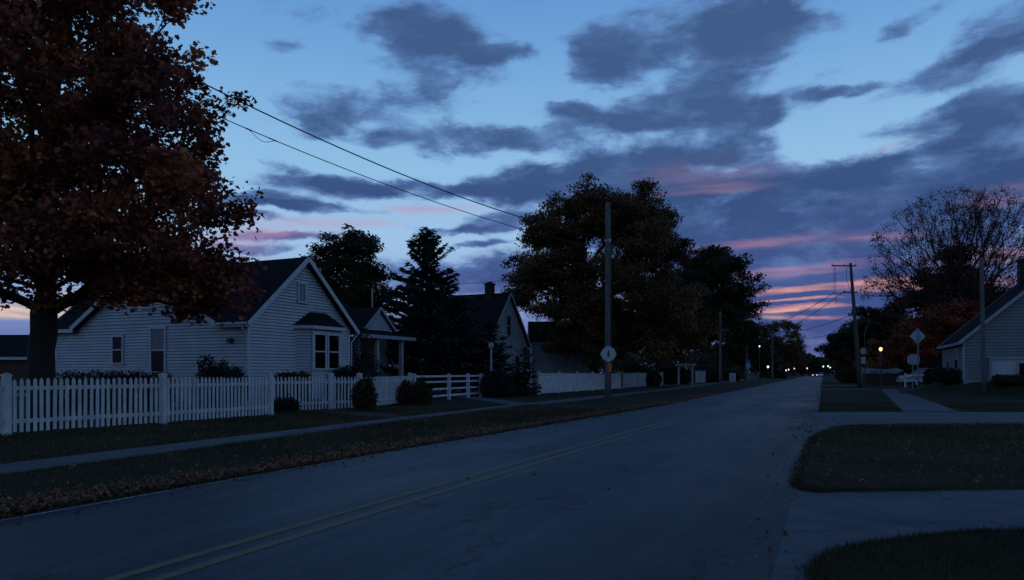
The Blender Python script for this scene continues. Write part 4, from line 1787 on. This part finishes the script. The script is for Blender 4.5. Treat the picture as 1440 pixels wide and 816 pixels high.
# ------------------------------------------------------------------ trees
# big maple at left
MX, MY = -12.75, 20.0
tree('maple_tree', 'huge red leaved maple at the left edge behind the picket fence', (MX, MY, 0),
     [(0, -.3, 8.6, 5.7, 5.6, 6.4), (2.4, -.6, 6.2, 4.6, 4.2, 3.2), (-2.6, .4, 6.2, 4.4, 4.2, 3.2), (3.2, -.2, 4.3, 2.7, 2.9, 1.6), (-2.6, -.5, 4.4, 3.3, 2.8, 1.7), (.4, -1.2, 4.5, 3.6, 2.8, 1.7),
      (3.9, -.4, 6.6, 2.3, 2.3, 2.0), (3.8, -.8, 3.9, 2.4, 2.4, 1.5), (2.0, -1.2, 4.6, 2.4, 2.2, 1.8), (.9, .2, 11.2, 3.7, 3.6, 3.7), (3.0, -.8, 8.6, 2.9, 2.8, 2.6)],
     1560, .5, 62, .145, M['maple'], M['bark'], .33, 2.6, 21, tmpl=MAPLE, zmin=2.5, hollow=.8, tone=.45, tintvar=.4, flat=.7, bough=.95, step=.5, r_tip=.008)

# tree behind house 1
Y = 62
tree('broadleaf_tree', 'round dark tree standing behind the clapboard house roof', (ax(487, Y), Y, 0),
     [(0, 0, 9.6, 4.0, 4.0, 4.6), (1.6, 0, 8.2, 3.0, 3, 2.8), (-2.2, 0, 9.0, 2.6, 3, 2.6), (.6, 0, 12.0, 2.2, 2.2, 2.2)],
     520, .75, 90, .22, M['darkleaf'], M['bark'], .3, 4, 22, hollow=.6, tone=.45)
# blue spruce and lower evergreens
conifer('spruce_tree', 'tall pointed dark spruce right of the porch house', (ax(600, 51), 51, 0), hz(322, 51), 4.8, M['needle'], M['bark'], 31, spray=.42, dens=2.2, power=.74, step=.26)
conifer('evergreen_tree', 'shorter dark evergreen right of the tall spruce', (ax(652, 53), 53, 0), hz(435, 53), 2.6, M['needle'], M['bark'], 32, spray=.36, power=.6, dens=1.8)
conifer('evergreen_tree', 'dark evergreen left of the bird house before the gabled house', (ax(690, 52), 52, 0), hz(452, 52), 2.2, M['needle'], M['bark'], 33, spray=.36, power=.6, dens=1.8)
conifer('evergreen_tree', 'small rounded evergreen by the left end of white board fence', (ax(739, 47.5), 47.5, 0), hz(490, 47.5), 1.15, M['evergreen'], M['bark'], 34, spray=.3, power=.45, z0=.15, tr=.07)
# columnar evergreen by the porch
bush('columnar_shrub', 'tall columnar dark shrub between the bay window and porch', (ax(507, 38.5), 38.5, 0), [(0, 0, 2.0, .75, .75, 2.1), (.2, 0, 1.2, .9, .9, 1.3)], 4200, .13, M['evergreen'], M['bark'], 41)

# big brown tree in the middle
Y = 66
tree('shade_tree', 'broad domed brown leaved tree behind the signed utility pole', (ax(838, Y), Y, 0),
     [(0, 0, 9.6, 6.4, 6.2, 5.2), (-3.6, 0, 8.2, 3.5, 4.5, 3.2), (3.6, -1, 9.2, 3.6, 4.5, 3.4), (0.5, -1, 12.3, 4.8, 4.4, 2.4), (4.2, -1.5, 3.9, 4.4, 4, 2.3), (0.6, -.5, 4.2, 3.6, 4, 2.2), (1.5, -2, 6.3, 6.4, 5.0, 2.8),
      (4.5, -1.0, 5.0, 3.5, 4, 2.5), (-1.2, -1.0, 5.5, 3.8, 4, 2.4), (-3.2, 0, 10.9, 3.0, 3, 2.4), (4.2, 0, 10.8, 3.1, 3, 2.5), (-5.0, 0, 7.0, 2.4, 3, 2.2), (2.2, -.5, 10.8, 3.4, 3.2, 3.0), (-2.2, -.8, 8.0, 3.4, 3, 2.6), (2.6, 0, 12.4, 2.6, 2.6, 1.8), (-1.6, 0, 12.4, 2.6, 2.6, 1.8), (1.5, -1.5, 3.0, 5.5, 4, 2.0)],
     2100, .9, 92, .23, M['brownleaf'], M['bark'], .42, 3.4, 23, hollow=.72, tone=.45, zmin=1.5, scale=1.3)
Y = 126
tree('shade_tree', 'dark tall tree right of the domed brown tree', (ax(1000, Y), Y, 0),
     [(0, 0, 10, 5.2, 5, 5.4), (3.0, 0, 9.0, 3.2, 3.5, 3.6), (-2, 0, 6.5, 4.5, 4.5, 3.2), (2.2, 0, 5.6, 3.6, 4, 3), (.8, 0, 12.6, 3.2, 3, 2.6), (-2.6, 0, 11.0, 3.2, 3, 3.2), (-4.2, 0, 8.5, 2.6, 3, 3.2)],
     900, 1.35, 85, .42, M['darkleaf'], M['bark'], .4, 3.5, 24, hollow=.72, tone=.4, zmin=1.6, scale=1.58)
Y = 86
tree('shade_tree', 'low spreading brown tree behind the arbor', (ax(925, Y), Y, 0),
     [(0, 0, 7, 5, 4.5, 4.6), (-3, 0, 5, 3.5, 3.5, 3), (3, 0, 5.2, 3.5, 3.5, 3)],
     700, .95, 85, .28, M['brownleaf'], M['bark'], .32, 2.2, 25, hollow=.7, tone=.38, zmin=1.2, scale=1.22)
Y = 205
tree('shade_tree', 'rounded thin leaved tree at the far left of the road', (ax(1100, Y), Y, 0),
     [(0, 0, 8, 5.4, 5, 5), (-2, 0, 5, 4.5, 4, 3), (2.4, 0, 5, 4, 4, 3)], 520, 1.1, 40, .45, M['brownleaf'], M['bark'], .35, 2.6, 26, hollow=.5, tone=.5, zmin=1.6, scale=1.36)
Y = 168
tree('shade_tree', 'dark tree behind the crossarm pole on left', (ax(1046, Y), Y, 0),
     [(0, 0, 7.0, 4.6, 4, 4.8), (2, 0, 4.2, 3.6, 4, 2.6), (-2, 0, 4.2, 3.6, 4, 2.6)], 420, 1.1, 60, .42, M['darkleaf'], M['bark'], .35, 2.4, 27, hollow=.6, tone=.35, zmin=1.2, scale=1.42)
for (px, Y, hw, top, lab, mt, sd, tn) in ((1070, 190, 5.0, 9.5, 'hazy dark tree behind the tall slim lamp post', 'darkleaf', 61, .3), (1116, 310, 6.0, 13.0, 'brown tree behind the pinkish far lamp', 'brownleaf', 62, .5),
                                         (1138, 330, 5.5, 11.0, 'small dark tree at the far end of the road', 'darkleaf', 63, .3),
                                         (1153, 420, 7, 11.5, 'dark tree closing the view at the road end', 'darkleaf', 64, .3), (1126, 400, 8, 12.0, 'broad dark tree behind the reddish far lamp', 'darkleaf', 65, .3)):
    tree('street_tree', lab, (ax(px, Y), Y, 0), [(0, 0, top * .62, hw, hw, top * .38), (hw * .4, 0, top * .45, hw * .7, hw * .7, top * .3), (-hw * .4, 0, top * .42, hw * .7, hw * .7, top * .3)],
         260, 1.3, 34, .6, M[mt], M['bark'], .3, 2.0, sd, hollow=.6, tone=tn, zmin=1.2, step=1.0)
# right side trees
Y = 115
tree('street_tree', 'dark dense tree behind the leaning utility pole', (ax(1222, Y), Y, 0),
     [(0, 0, 7.4, 5.4, 4.5, 5.0), (-4.0, 0, 5.4, 3.3, 4, 4.2), (4.4, 0, 6.6, 4.2, 4, 5.0), (1.5, 0, 9.6, 4, 4, 2.8), (-5.4, 0, 3.6, 2.2, 2.5, 2.8)],
     680, 1.0, 70, .38, M['darkleaf'], M['bark'], .4, 2.6, 71, hollow=.6, tone=.3, zmin=1.4)
tree('street_tree', 'dark tree at the far right kerb above the pale lamps', (ax(1176, 170), 170, 0),
     [(0, 0, 6.8, 3.0, 3, 4.6), (1.4, 0, 4.6, 3.4, 3, 3.2), (-.8, 0, 3.6, 2.4, 2.4, 2.2)], 300, 1.0, 44, .5, M['darkleaf'], M['bark'], .3, 2, 72, hollow=.6, tone=.3, zmin=1.0, step=1.0)
tree('street_tree', 'small orange leaved tree beside the far right sidewalk', (ax(1181, 128), 128, 0),
     [(0, 0, 4.0, 2.2, 2, 2.6), (.7, 0, 2.9, 1.9, 2, 1.7)], 130, .7, 34, .36, M['orangeleaf'], M['bark'], .16, 1.3, 73, hollow=.6, tone=.3, zmin=.9)
tree('street_tree', 'small orange tree by the glowing yellow lamp', (ax(1238, 92), 92, 0),
     [(0, 0, 3.7, 2.5, 2, 2.4), (-.9, 0, 2.7, 1.8, 2, 1.6), (1.1, 0, 2.9, 1.8, 2, 1.8)], 170, .6, 34, .28, M['orangeleaf'], M['bark'], .16, 1.3, 74, hollow=.6, tone=.22, zmin=.9)
Y = 76
tree('street_tree', 'wide red leaved tree left of the grey house', (ax(1318, Y), Y, 0),
     [(0, 0, 5.8, 4.6, 4, 3.6), (2.6, 0, 6.6, 3.2, 3.5, 3.2), (-2.4, 0, 4.4, 2.8, 3, 2.8), (3.6, 0, 4.4, 3, 3, 2.6), (-3.6, .5, 3.2, 1.8, 2, 1.8)],
     760, .8, 90, .24, M['redleaf'], M['bark'], .3, 2.0, 75, hollow=.6, tone=.3, zmin=1.1)
Y = 90
tree('street_tree', 'dense dark leafy tree below the bare branches at right', (ax(1336, Y), Y, 0),
     [(0, 0, 12.6, 4.6, 4, 3.8), (4.6, 0, 10.6, 4.2, 4, 3.0), (-4.4, 0, 9.6, 3.8, 3, 2.8), (0, 0, 9, 4.8, 4, 3), (1.0, 0, 16.2, 2.4, 2.4, 2.0)],
     560, .95, 80, .3, M['brownleaf'], M['bark'], .4, 5, 76, hollow=.6, tone=.28, zmin=5)


# the big bare tree
def bare_tree(label, loc, seed):
    rng = np.random.default_rng(seed)
    root = thing('bare_tree', label, 'tree', loc)
    lob = [(0, 0, 15.5, 10.0, 7.5, 7.6), (-6, 0, 13, 4.6, 4, 4.6), (6, 0, 14, 5.0, 4, 5.0), (0, 0, 19, 6.5, 5, 3.8), (-8.4, 0, 11.6, 3.2, 3, 3.0), (3, 0, 20, 4, 3, 3)]
    T = sample_lobes(lob, 1250, rng, .75)
    T[:, 2] = np.maximum(T[:, 2], 8.6 + rng.random(len(T)))
    pos, par, ends = skeleton(T, 6.5, 10.5, rng, .7, .75)
    mb = MB()
    branches(pos, par, ends, .48, .017, mb)
    mb.build('trunk', M['bark'], root, True)
    # a few last leaves on the twigs
    k = rng.choice(len(T), 1000, replace=False)
    cnt = 5
    P = np.repeat(T[k], cnt, 0) + rng.normal(size=(len(k) * cnt, 3)) * .3
    n = len(P)
    leaf_mesh('crown', P, .26 * rng.uniform(.6, 1.2, n), OVAL, M['redleaf'], root, .4 + rng.normal(size=n) * .2, rng)
    # fine twigs
    tw = MB()
    for t in T:
        for q in range(7):
            d = rng.normal(size=3)
            d[2] += .5
            d /= np.linalg.norm(d)
            e = t + d * rng.uniform(.5, 1.1)
            tw.tube([t, (t + e) / 2 + rng.normal(size=3) * .06, e], [.017, .013, .008], 3, False)
    tw.build('twigs', M['bark'], root)
    return root


bare_tree('large spreading bare tree against the sunset at right', (ax(1350, 86), 86, 0), 81)

# far woods
rng = np.random.default_rng(91)
C = []
for i in range(620):
    Y = rng.uniform(330, 520)
    px = rng.uniform(-150, 1600)
    hgt = rng.uniform(5, 10) if px < 350 else (rng.uniform(10, 19) if px < 1100 else (rng.uniform(6, 12) if px < 1180 else rng.uniform(9, 16)))
    C.append((ax(px, Y), Y, hgt, rng.uniform(4, 8)))
P, S = [], []
for (x, y, hgt, r) in C:
    n = 170
    d = rng.normal(size=(n, 3))
    d /= np.linalg.norm(d, axis=1, keepdims=True)
    d *= rng.random((n, 1)) ** .4
    P.append(np.array([x, y, hgt * .55]) + d * np.array([r, r, hgt * .5]))
P = np.concatenate(P)
o = leaf_mesh('far_woods', P, rng.uniform(1.0, 2.2, len(P)), OVAL, M['darkleaf'], None, .3 + rng.normal(size=len(P)) * .2, rng)
tag(o, 'low dark belt of distant trees along the horizon', 'woods', kind='stuff')

# shrubs
def dome(w, h, d=None):
    d = d or w
    return [(0, 0, h * .42, w, d, h * .58), (w * .35, 0, h * .35, w * .7, d * .7, h * .45), (-w * .4, 0, h * .35, w * .65, d * .7, h * .45)]


SH = [('round_shrub', 'clipped round shrub at the near corner of the clapboard house', 312, 29.2, 1.0, 1.75, 'evergreen', 101),
      ('low_shrub', 'ragged low shrub under the left side of the bay window', 408, 32.2, .8, 1.5, 'darkleaf', 102),
      ('round_shrub', 'broad shrub beneath the right side of the bay window', 487, 35.5, 1.1, 1.75, 'evergreen', 103),
      ('round_shrub', 'broad dark shrub before the porch posts', 535, 39.5, 1.4, 1.35, 'evergreen', 104),
      ('leafy_shrub', 'upright leafy shrub in front of picket fence, third post', 513, 28.7, .42, 1.28, 'darkleaf', 105),
      ('leafy_shrub', 'small round shrub beside the start of the rail fence', 592, 34.6, .46, 1.05, 'darkleaf', 106),
      ('leafy_shrub', 'dark round shrub in front of right end of rail fence', 699, 45.0, .95, 1.6, 'evergreen', 107),
      ('red_shrub', 'rusty leaved shrub seen through the picket fence', 550, 35.2, 1.1, 1.05, 'rustleaf', 108),
      ('red_shrub', 'rusty shrub right of the dark round shrub by the path', 728, 48.6, .5, 1.5, 'rustleaf', 109),
      ('low_shrub', 'low dark shrub at the fence corner below the house', 398, 27.6, .55, .55, 'evergreen', 110),
      ('low_shrub', 'long dark hedge shrub below the maple along house wall', 160, 30.5, 2.0, 1.55, 'evergreen', 111),
      ('round_shrub', 'dark shrub against brick at left side of grey house', 1338, 51.5, 1.1, 1.0, 'evergreen', 112),
      ('low_shrub', 'low shrub under the grey house lean to window', 1425, 46.8, 1.2, .45, 'darkleaf', 113),
      ('round_shrub', 'dark shrub behind the grey board fence under trees', 900, 80, 2.2, 2.0, 'evergreen', 114),
      ('round_shrub', 'wide dark shrub left of the arbor beneath trees', 945, 97, 2.4, 2.4, 'evergreen', 115),
      ('round_shrub', 'dark shrub right of arbor behind the short fence', 990, 116, 3.0, 2.6, 'evergreen', 116),
      ('round_shrub', 'dark shrub at the foot of slim pole on left', 1020, 128, 2.6, 2.2, 'darkleaf', 117),
      ('round_shrub', 'dark shrub on far verge beside the farthest pole', 1090, 195, 3.0, 2.2, 'darkleaf', 118),
      ('round_shrub', 'dark shrub behind the white rail fence and car', 1320, 70, 1.0, 1.7, 'evergreen', 119),
      ('long_hedge', 'long dark hedge beyond the parked pale car', 1285, 98, 4.2, 3.6, 'darkleaf', 121),
      ('round_shrub', 'dark shrub behind the brown board fence at right', 1205, 104, 2.4, 2.0, 'darkleaf', 120)]
for nm, lab, px, Y, w, h, mt, sd in SH:
    x = ax(px, Y)
    n = int(min(14000, 3300 * w * (w + h) * (1.4 if Y < 40 else .7)) + 900)
    if w == 2.0:
        lobes = [(sx, 0, h * .45, .8, .7, h * .55) for sx in (-1.8, -.9, 0, .9, 1.8)]
    else:
        lobes = dome(w, h)
        rs_ = random.Random(sd)
        for _ in range(5):
            aa = rs_.uniform(0, 6.28)
            q = rs_.uniform(.5, .95)
            e = rs_.uniform(.2, .38)
            lobes.append((w * q * math.cos(aa), w * q * .8 * math.sin(aa), h * rs_.uniform(.3, .92), w * e, w * e, h * e))
    bush(nm, lab, (x, Y, mound(x, Y)), lobes, n, .1 if Y < 32 else (.13 if Y < 60 else .3), M[mt], M['bark'], sd, tone=.4)

# ------------------------------------------------------------------ sky
W_ = bpy.data.worlds.new('World')
SC.world = W_
W_.use_nodes = True
nt = W_.node_tree
for n in list(nt.nodes):
    nt.nodes.remove(n)
out = N(nt, 'ShaderNodeOutputWorld')
bg = N(nt, 'ShaderNodeBackground')
nt.links.new(bg.outputs[0], out.inputs[0])
tc = N(nt, 'ShaderNodeTexCoord')
sep = N(nt, 'ShaderNodeSeparateXYZ')
nt.links.new(tc.outputs['Generated'], sep.inputs[0])
x, y, z = sep.outputs
az = math_(nt, 'ARCTAN2', x, y)
el = math_(nt, 'ARCSINE', z)
cmb = N(nt, 'ShaderNodeCombineXYZ')
nt.links.new(az, cmb.inputs[0])
nt.links.new(el, cmb.inputs[1])
AE = cmb.outputs[0]


def sky_ae(px, py):
    t = (px - CX) / F
    a = math.atan(t)
    return a, math.atan((HY - py) / F * math.cos(a))


def warp(vec, sx, sy, scale, amt, detail=5, seed=0):
    mv = mapping_(nt, vec, (seed, seed * .7, 0), scale=(sx, sy, 1))
    nn = noise_(nt, mv, scale, detail, .6, out=1)
    s = N(nt, 'ShaderNodeVectorMath', operation='SUBTRACT')
    nt.links.new(nn, s.inputs[0])
    s.inputs[1].default_value = (.5, .5, .5)
    m_ = N(nt, 'ShaderNodeVectorMath', operation='MULTIPLY_ADD')
    nt.links.new(s.outputs[0], m_.inputs[0])
    m_.inputs[1].default_value = (amt, amt * .55, 0)
    nt.links.new(vec, m_.inputs[2])
    return m_.outputs[0]


AW = warp(AE, 1, 1.8, 5.0, .13, 6, 3.1)
AW2 = warp(AE, 1, 2.5, 4.0, .05, 4, 8.3)


CHAIN = [None]


def blobs(lst, vec, mode='ADD'):
    acc = None
    for b in lst:
        # each blob waits for the one before it, which keeps the compiled shader small
        if CHAIN[0] is not None:
            ma = N(nt, 'ShaderNodeVectorMath', operation='MULTIPLY_ADD')
            nt.links.new(CHAIN[0], ma.inputs[0])
            ma.inputs[1].default_value = (1e-7, 1e-7, 0)
            nt.links.new(vec, ma.inputs[2])
            v0 = ma.outputs[0]
        else:
            v0 = vec
        px, py, rx, ry, a = b[:5]
        tilt = b[5] if len(b) > 5 else 0
        ca, ce = sky_ae(px, py)
        k = math.cos(ca)
        v = mapping_(nt, v0, (ca, ce, 0), (0, 0, math.radians(tilt)), (rx / F * k * k, ry / F * k, 1), 'TEXTURE')
        ln = N(nt, 'ShaderNodeVectorMath', operation='LENGTH')
        nt.links.new(v, ln.inputs[0])
        m_ = maprange_(nt, ln.outputs['Value'], 1.45, .35, 0, a)
        acc = m_ if acc is None else math_(nt, 'MAXIMUM' if mode == 'MAX' else 'ADD', acc, m_)
        CHAIN[0] = acc
    return acc


CL = [(600, 40, 120, 38, .8), (620, 85, 100, 42, .9), (700, 85, 45, 14, .7), (545, 45, 60, 20, .5),
      (440, 155, 70, 32, .85), (560, 150, 85, 32, .9), (500, 190, 70, 16, .6), (650, 198, 105, 24, 1.0),
      (400, 15, 60, 18, .45), (390, 65, 35, 12, .4), (440, 262, 120, 20, 1.0), (380, 288, 90, 12, .95), (345, 312, 70, 9, .8), (460, 300, 80, 9, .75), (600, 273, 90, 14, 1.0), (560, 300, 40, 10, .35), (690, 315, 60, 12, .8), (380, 342, 90, 8, .85), (620, 322, 60, 8, .8), (660, 345, 50, 6, .7), (400, 235, 50, 9, .6),
      (720, 270, 70, 32, 1.0), (950, 45, 150, 52, 1.0), (845, 85, 70, 36, .85), (1070, 40, 85, 48, 1.0), (900, 150, 110, 24, .8), (1010, 130, 120, 36, .9, 4), (1110, 148, 90, 18, .7, 8), (1050, 165, 60, 26, .6),
      (790, 155, 40, 12, .7), (840, 170, 80, 16, .55), (770, 200, 70, 16, .6), (960, 195, 140, 34, .72), (980, 245, 150, 40, .9), (830, 262, 120, 40, 1.0),
      (1265, 36, 65, 16, .8, 14), (1395, 35, 95, 30, .75, 10), (1350, 95, 120, 28, .95, 10), (1300, 172, 100, 20, .85, 8), (1420, 140, 100, 34, .8), (1190, 125, 50, 10, .5, 5),
      (1250, 262, 300, 46, 1.3, 8), (1430, 225, 170, 70, 1.3, 4), (1080, 300, 260, 46, 1.3), (1000, 335, 300, 50, 1.2), (1250, 330, 300, 50, 1.3), (1150, 395, 420, 40, 1.0), (1200, 470, 500, 60, 1.0),
      (640, 385, 130, 26, 1.1), (480, 345, 90, 10, .3), (650, 455, 500, 40, .55), (355, 358, 90, 9, 1.0), (60, 380, 130, 20, .4)]
shape = blobs(CL, AW)
shape = math_(nt, 'MINIMUM', shape, 1.35)
# cloud cover beyond the frame
outer = math_(nt, 'ADD', maprange_(nt, el, .50, .75, 0, .42), maprange_(nt, math_(nt, 'ABSOLUTE', az), .68, .95, 0, .42))
shape = math_(nt, 'ADD', shape, outer)
fb = noise_(nt, mapping_(nt, AW2, (4.2, 1.3, 0), scale=(1, 2.1, 1)), 9.0, 9, .6, .3)
fb2 = noise_(nt, mapping_(nt, AW2, (1.2, 7.3, 0), scale=(1, 2.6, 1)), 22, 6, .6)
d = math_(nt, 'MULTIPLY_ADD', math_(nt, 'SUBTRACT', fb, .5), 2.2, shape)
d = math_(nt, 'MULTIPLY_ADD', math_(nt, 'SUBTRACT', fb2, .5), 1.0, d)
dens = maprange_(nt, d, .30, .95, 0, 1)
thick = maprange_(nt, d, .5, 1.4, 0, 1)

e01 = math_(nt, 'MULTIPLY', el, 1 / 1.5708, clamp=True)
clear = ramp_(nt, e01, [(0, lin(84, 96, 148)), (.03, lin(104, 124, 180)), (.065, lin(138, 168, 214)), (.11, lin(154, 192, 228)), (.18, lin(137, 186, 226)), (.25, lin(112, 165, 217)), (.31, lin(92, 146, 206)), (.5, lin(40, 78, 148)), (1, lin(26, 62, 130))])
ns = N(nt, 'ShaderNodeTexSky', sky_type='NISHITA')
ns.sun_disc = False
ns.sun_elevation = math.radians(1.0)
ns.sun_rotation = math.radians(22)
ns.air_density = 1.5
ns.dust_density = 1.0
nt.links.new(tc.outputs['Generated'], ns.inputs[0]) if len(ns.inputs) else None
nsc = N(nt, 'ShaderNodeVectorMath', operation='SCALE')
nt.links.new(ns.outputs[0], nsc.inputs[0])
nsc.inputs['Scale'].default_value = .008
clear = mix_(nt, 1.0, clear, nsc.outputs[0], 'ADD')
cloudc = ramp_(nt, e01, [(0, lin(60, 76, 134)), (.08, lin(56, 76, 134)), (.14, lin(46, 72, 122)), (.2, lin(60, 87, 132)), (.3, lin(62, 88, 134)), (.5, lin(33, 56, 106)), (1, lin(27, 50, 98))])
lightc = ramp_(nt, e01, [(0, lin(110, 116, 170)), (.1, lin(96, 126, 182)), (.2, lin(98, 136, 190)), (.4, lin(72, 106, 160)), (1, lin(42, 74, 128))])
cvar = noise_(nt, mapping_(nt, AW2, (9, 2, 0), scale=(1, 3, 1)), 9, 6, .6)
tk = math_(nt, 'MULTIPLY_ADD', math_(nt, 'SUBTRACT', cvar, .5), 1.5, thick, clamp=True)
cc = mix_(nt, tk, lightc, cloudc)
sky = mix_(nt, math_(nt, 'MULTIPLY', dens, .96), clear, cc)
# sunset light on the cloud bases: streaks low in the sky
streak = noise_(nt, mapping_(nt, AW2, (2.2, 5.1, 0), scale=(1, 9, 1)), 5.5, 5, .55)
st = maprange_(nt, streak, .36, .62, 0, 1)
PK = [(395, 322, 80, 16, .75), (500, 312, 60, 9, .35), (620, 298, 70, 8, .55), (330, 345, 60, 14, .4), (1000, 240, 110, 20, .15), (985, 268, 100, 6, .3), (1110, 340, 150, 9, .45, 2), (1250, 332, 60, 7, .3), (1410, 272, 60, 16, .4), (1400, 360, 90, 12, .6),
      (1250, 205, 40, 6, .3, 14), (1120, 380, 140, 6, .55, 2)]
OR = [(1120, 404, 90, 5.5, 1.0, 3), (1170, 400, 40, 5, .8), (1110, 421, 60, 2.5, .6), (1110, 434, 75, 4.5, 1.0, 2), (1130, 446, 60, 2.5, .5), (1260, 400, 90, 8, .7), (1380, 398, 90, 8, .5), (860, 440, 60, 10, .8), (1010, 437, 60, 7, .9), (790, 372, 60, 8, .3)]
YL = [(40, 437, 100, 12, .8), (1085, 445, 26, 3, .4), (130, 418, 50, 8, .45), (870, 440, 30, 6, .8), (1012, 437, 25, 5, .8)]
ST2 = warp(AE, 1, 5, 7.0, .045, 5, 5.5)
pk = math_(nt, 'MINIMUM', blobs(PK, ST2), 1.0)
orr = math_(nt, 'MINIMUM', blobs(OR, ST2), 1.0)
yl = math_(nt, 'MINIMUM', blobs(YL, ST2), 1.0)
stm = math_(nt, 'MULTIPLY_ADD', st, .8, .2)
sky = mix_(nt, math_(nt, 'MULTIPLY', pk, stm), sky, lin(190, 140, 166))
sky = mix_(nt, math_(nt, 'MULTIPLY', orr, stm), sky, lin(246, 172, 158))
sky = mix_(nt, math_(nt, 'MULTIPLY', yl, stm), sky, lin(255, 214, 168))
# below the horizon
sky = mix_(nt, maprange_(nt, el, -.01, -.06, 0, 1), sky, lin(40, 48, 70))
nt.links.new(sky, bg.inputs[0])
bg.inputs[1].default_value = 1.0
W_.cycles.sampling_method = 'NONE'

sun = bpy.data.lights.new('sun', 'SUN')
sun.energy = .015
sun.angle = math.radians(15)
sun.color = (1, .7, .6)
so = bpy.data.objects.new('sun', sun)
so.rotation_euler = (math.radians(89), 0, math.radians(180 - 22))
COL.objects.link(so)

# ------------------------------------------------------------------ camera
cam = bpy.data.cameras.new('camera')
cam.sensor_width = 36
cam.lens = F / 1440 * 36
cam.shift_y = (HY - 408) / 1440
cam.clip_end = 6000
co = bpy.data.objects.new('camera', cam)
co.location = (0, 0, H)
co.rotation_euler = (math.pi / 2, 0, 0)
COL.objects.link(co)
SC.camera = co
SC.view_settings.view_transform = 'Standard'
SC.view_settings.look = 'None'
SC.view_settings.exposure = 0
SC.view_settings.gamma = 1
SC.cycles.max_bounces = 4
SC.cycles.diffuse_bounces = 2
SC.cycles.glossy_bounces = 2
SC.cycles.transmission_bounces = 2
SC.cycles.use_denoising = True
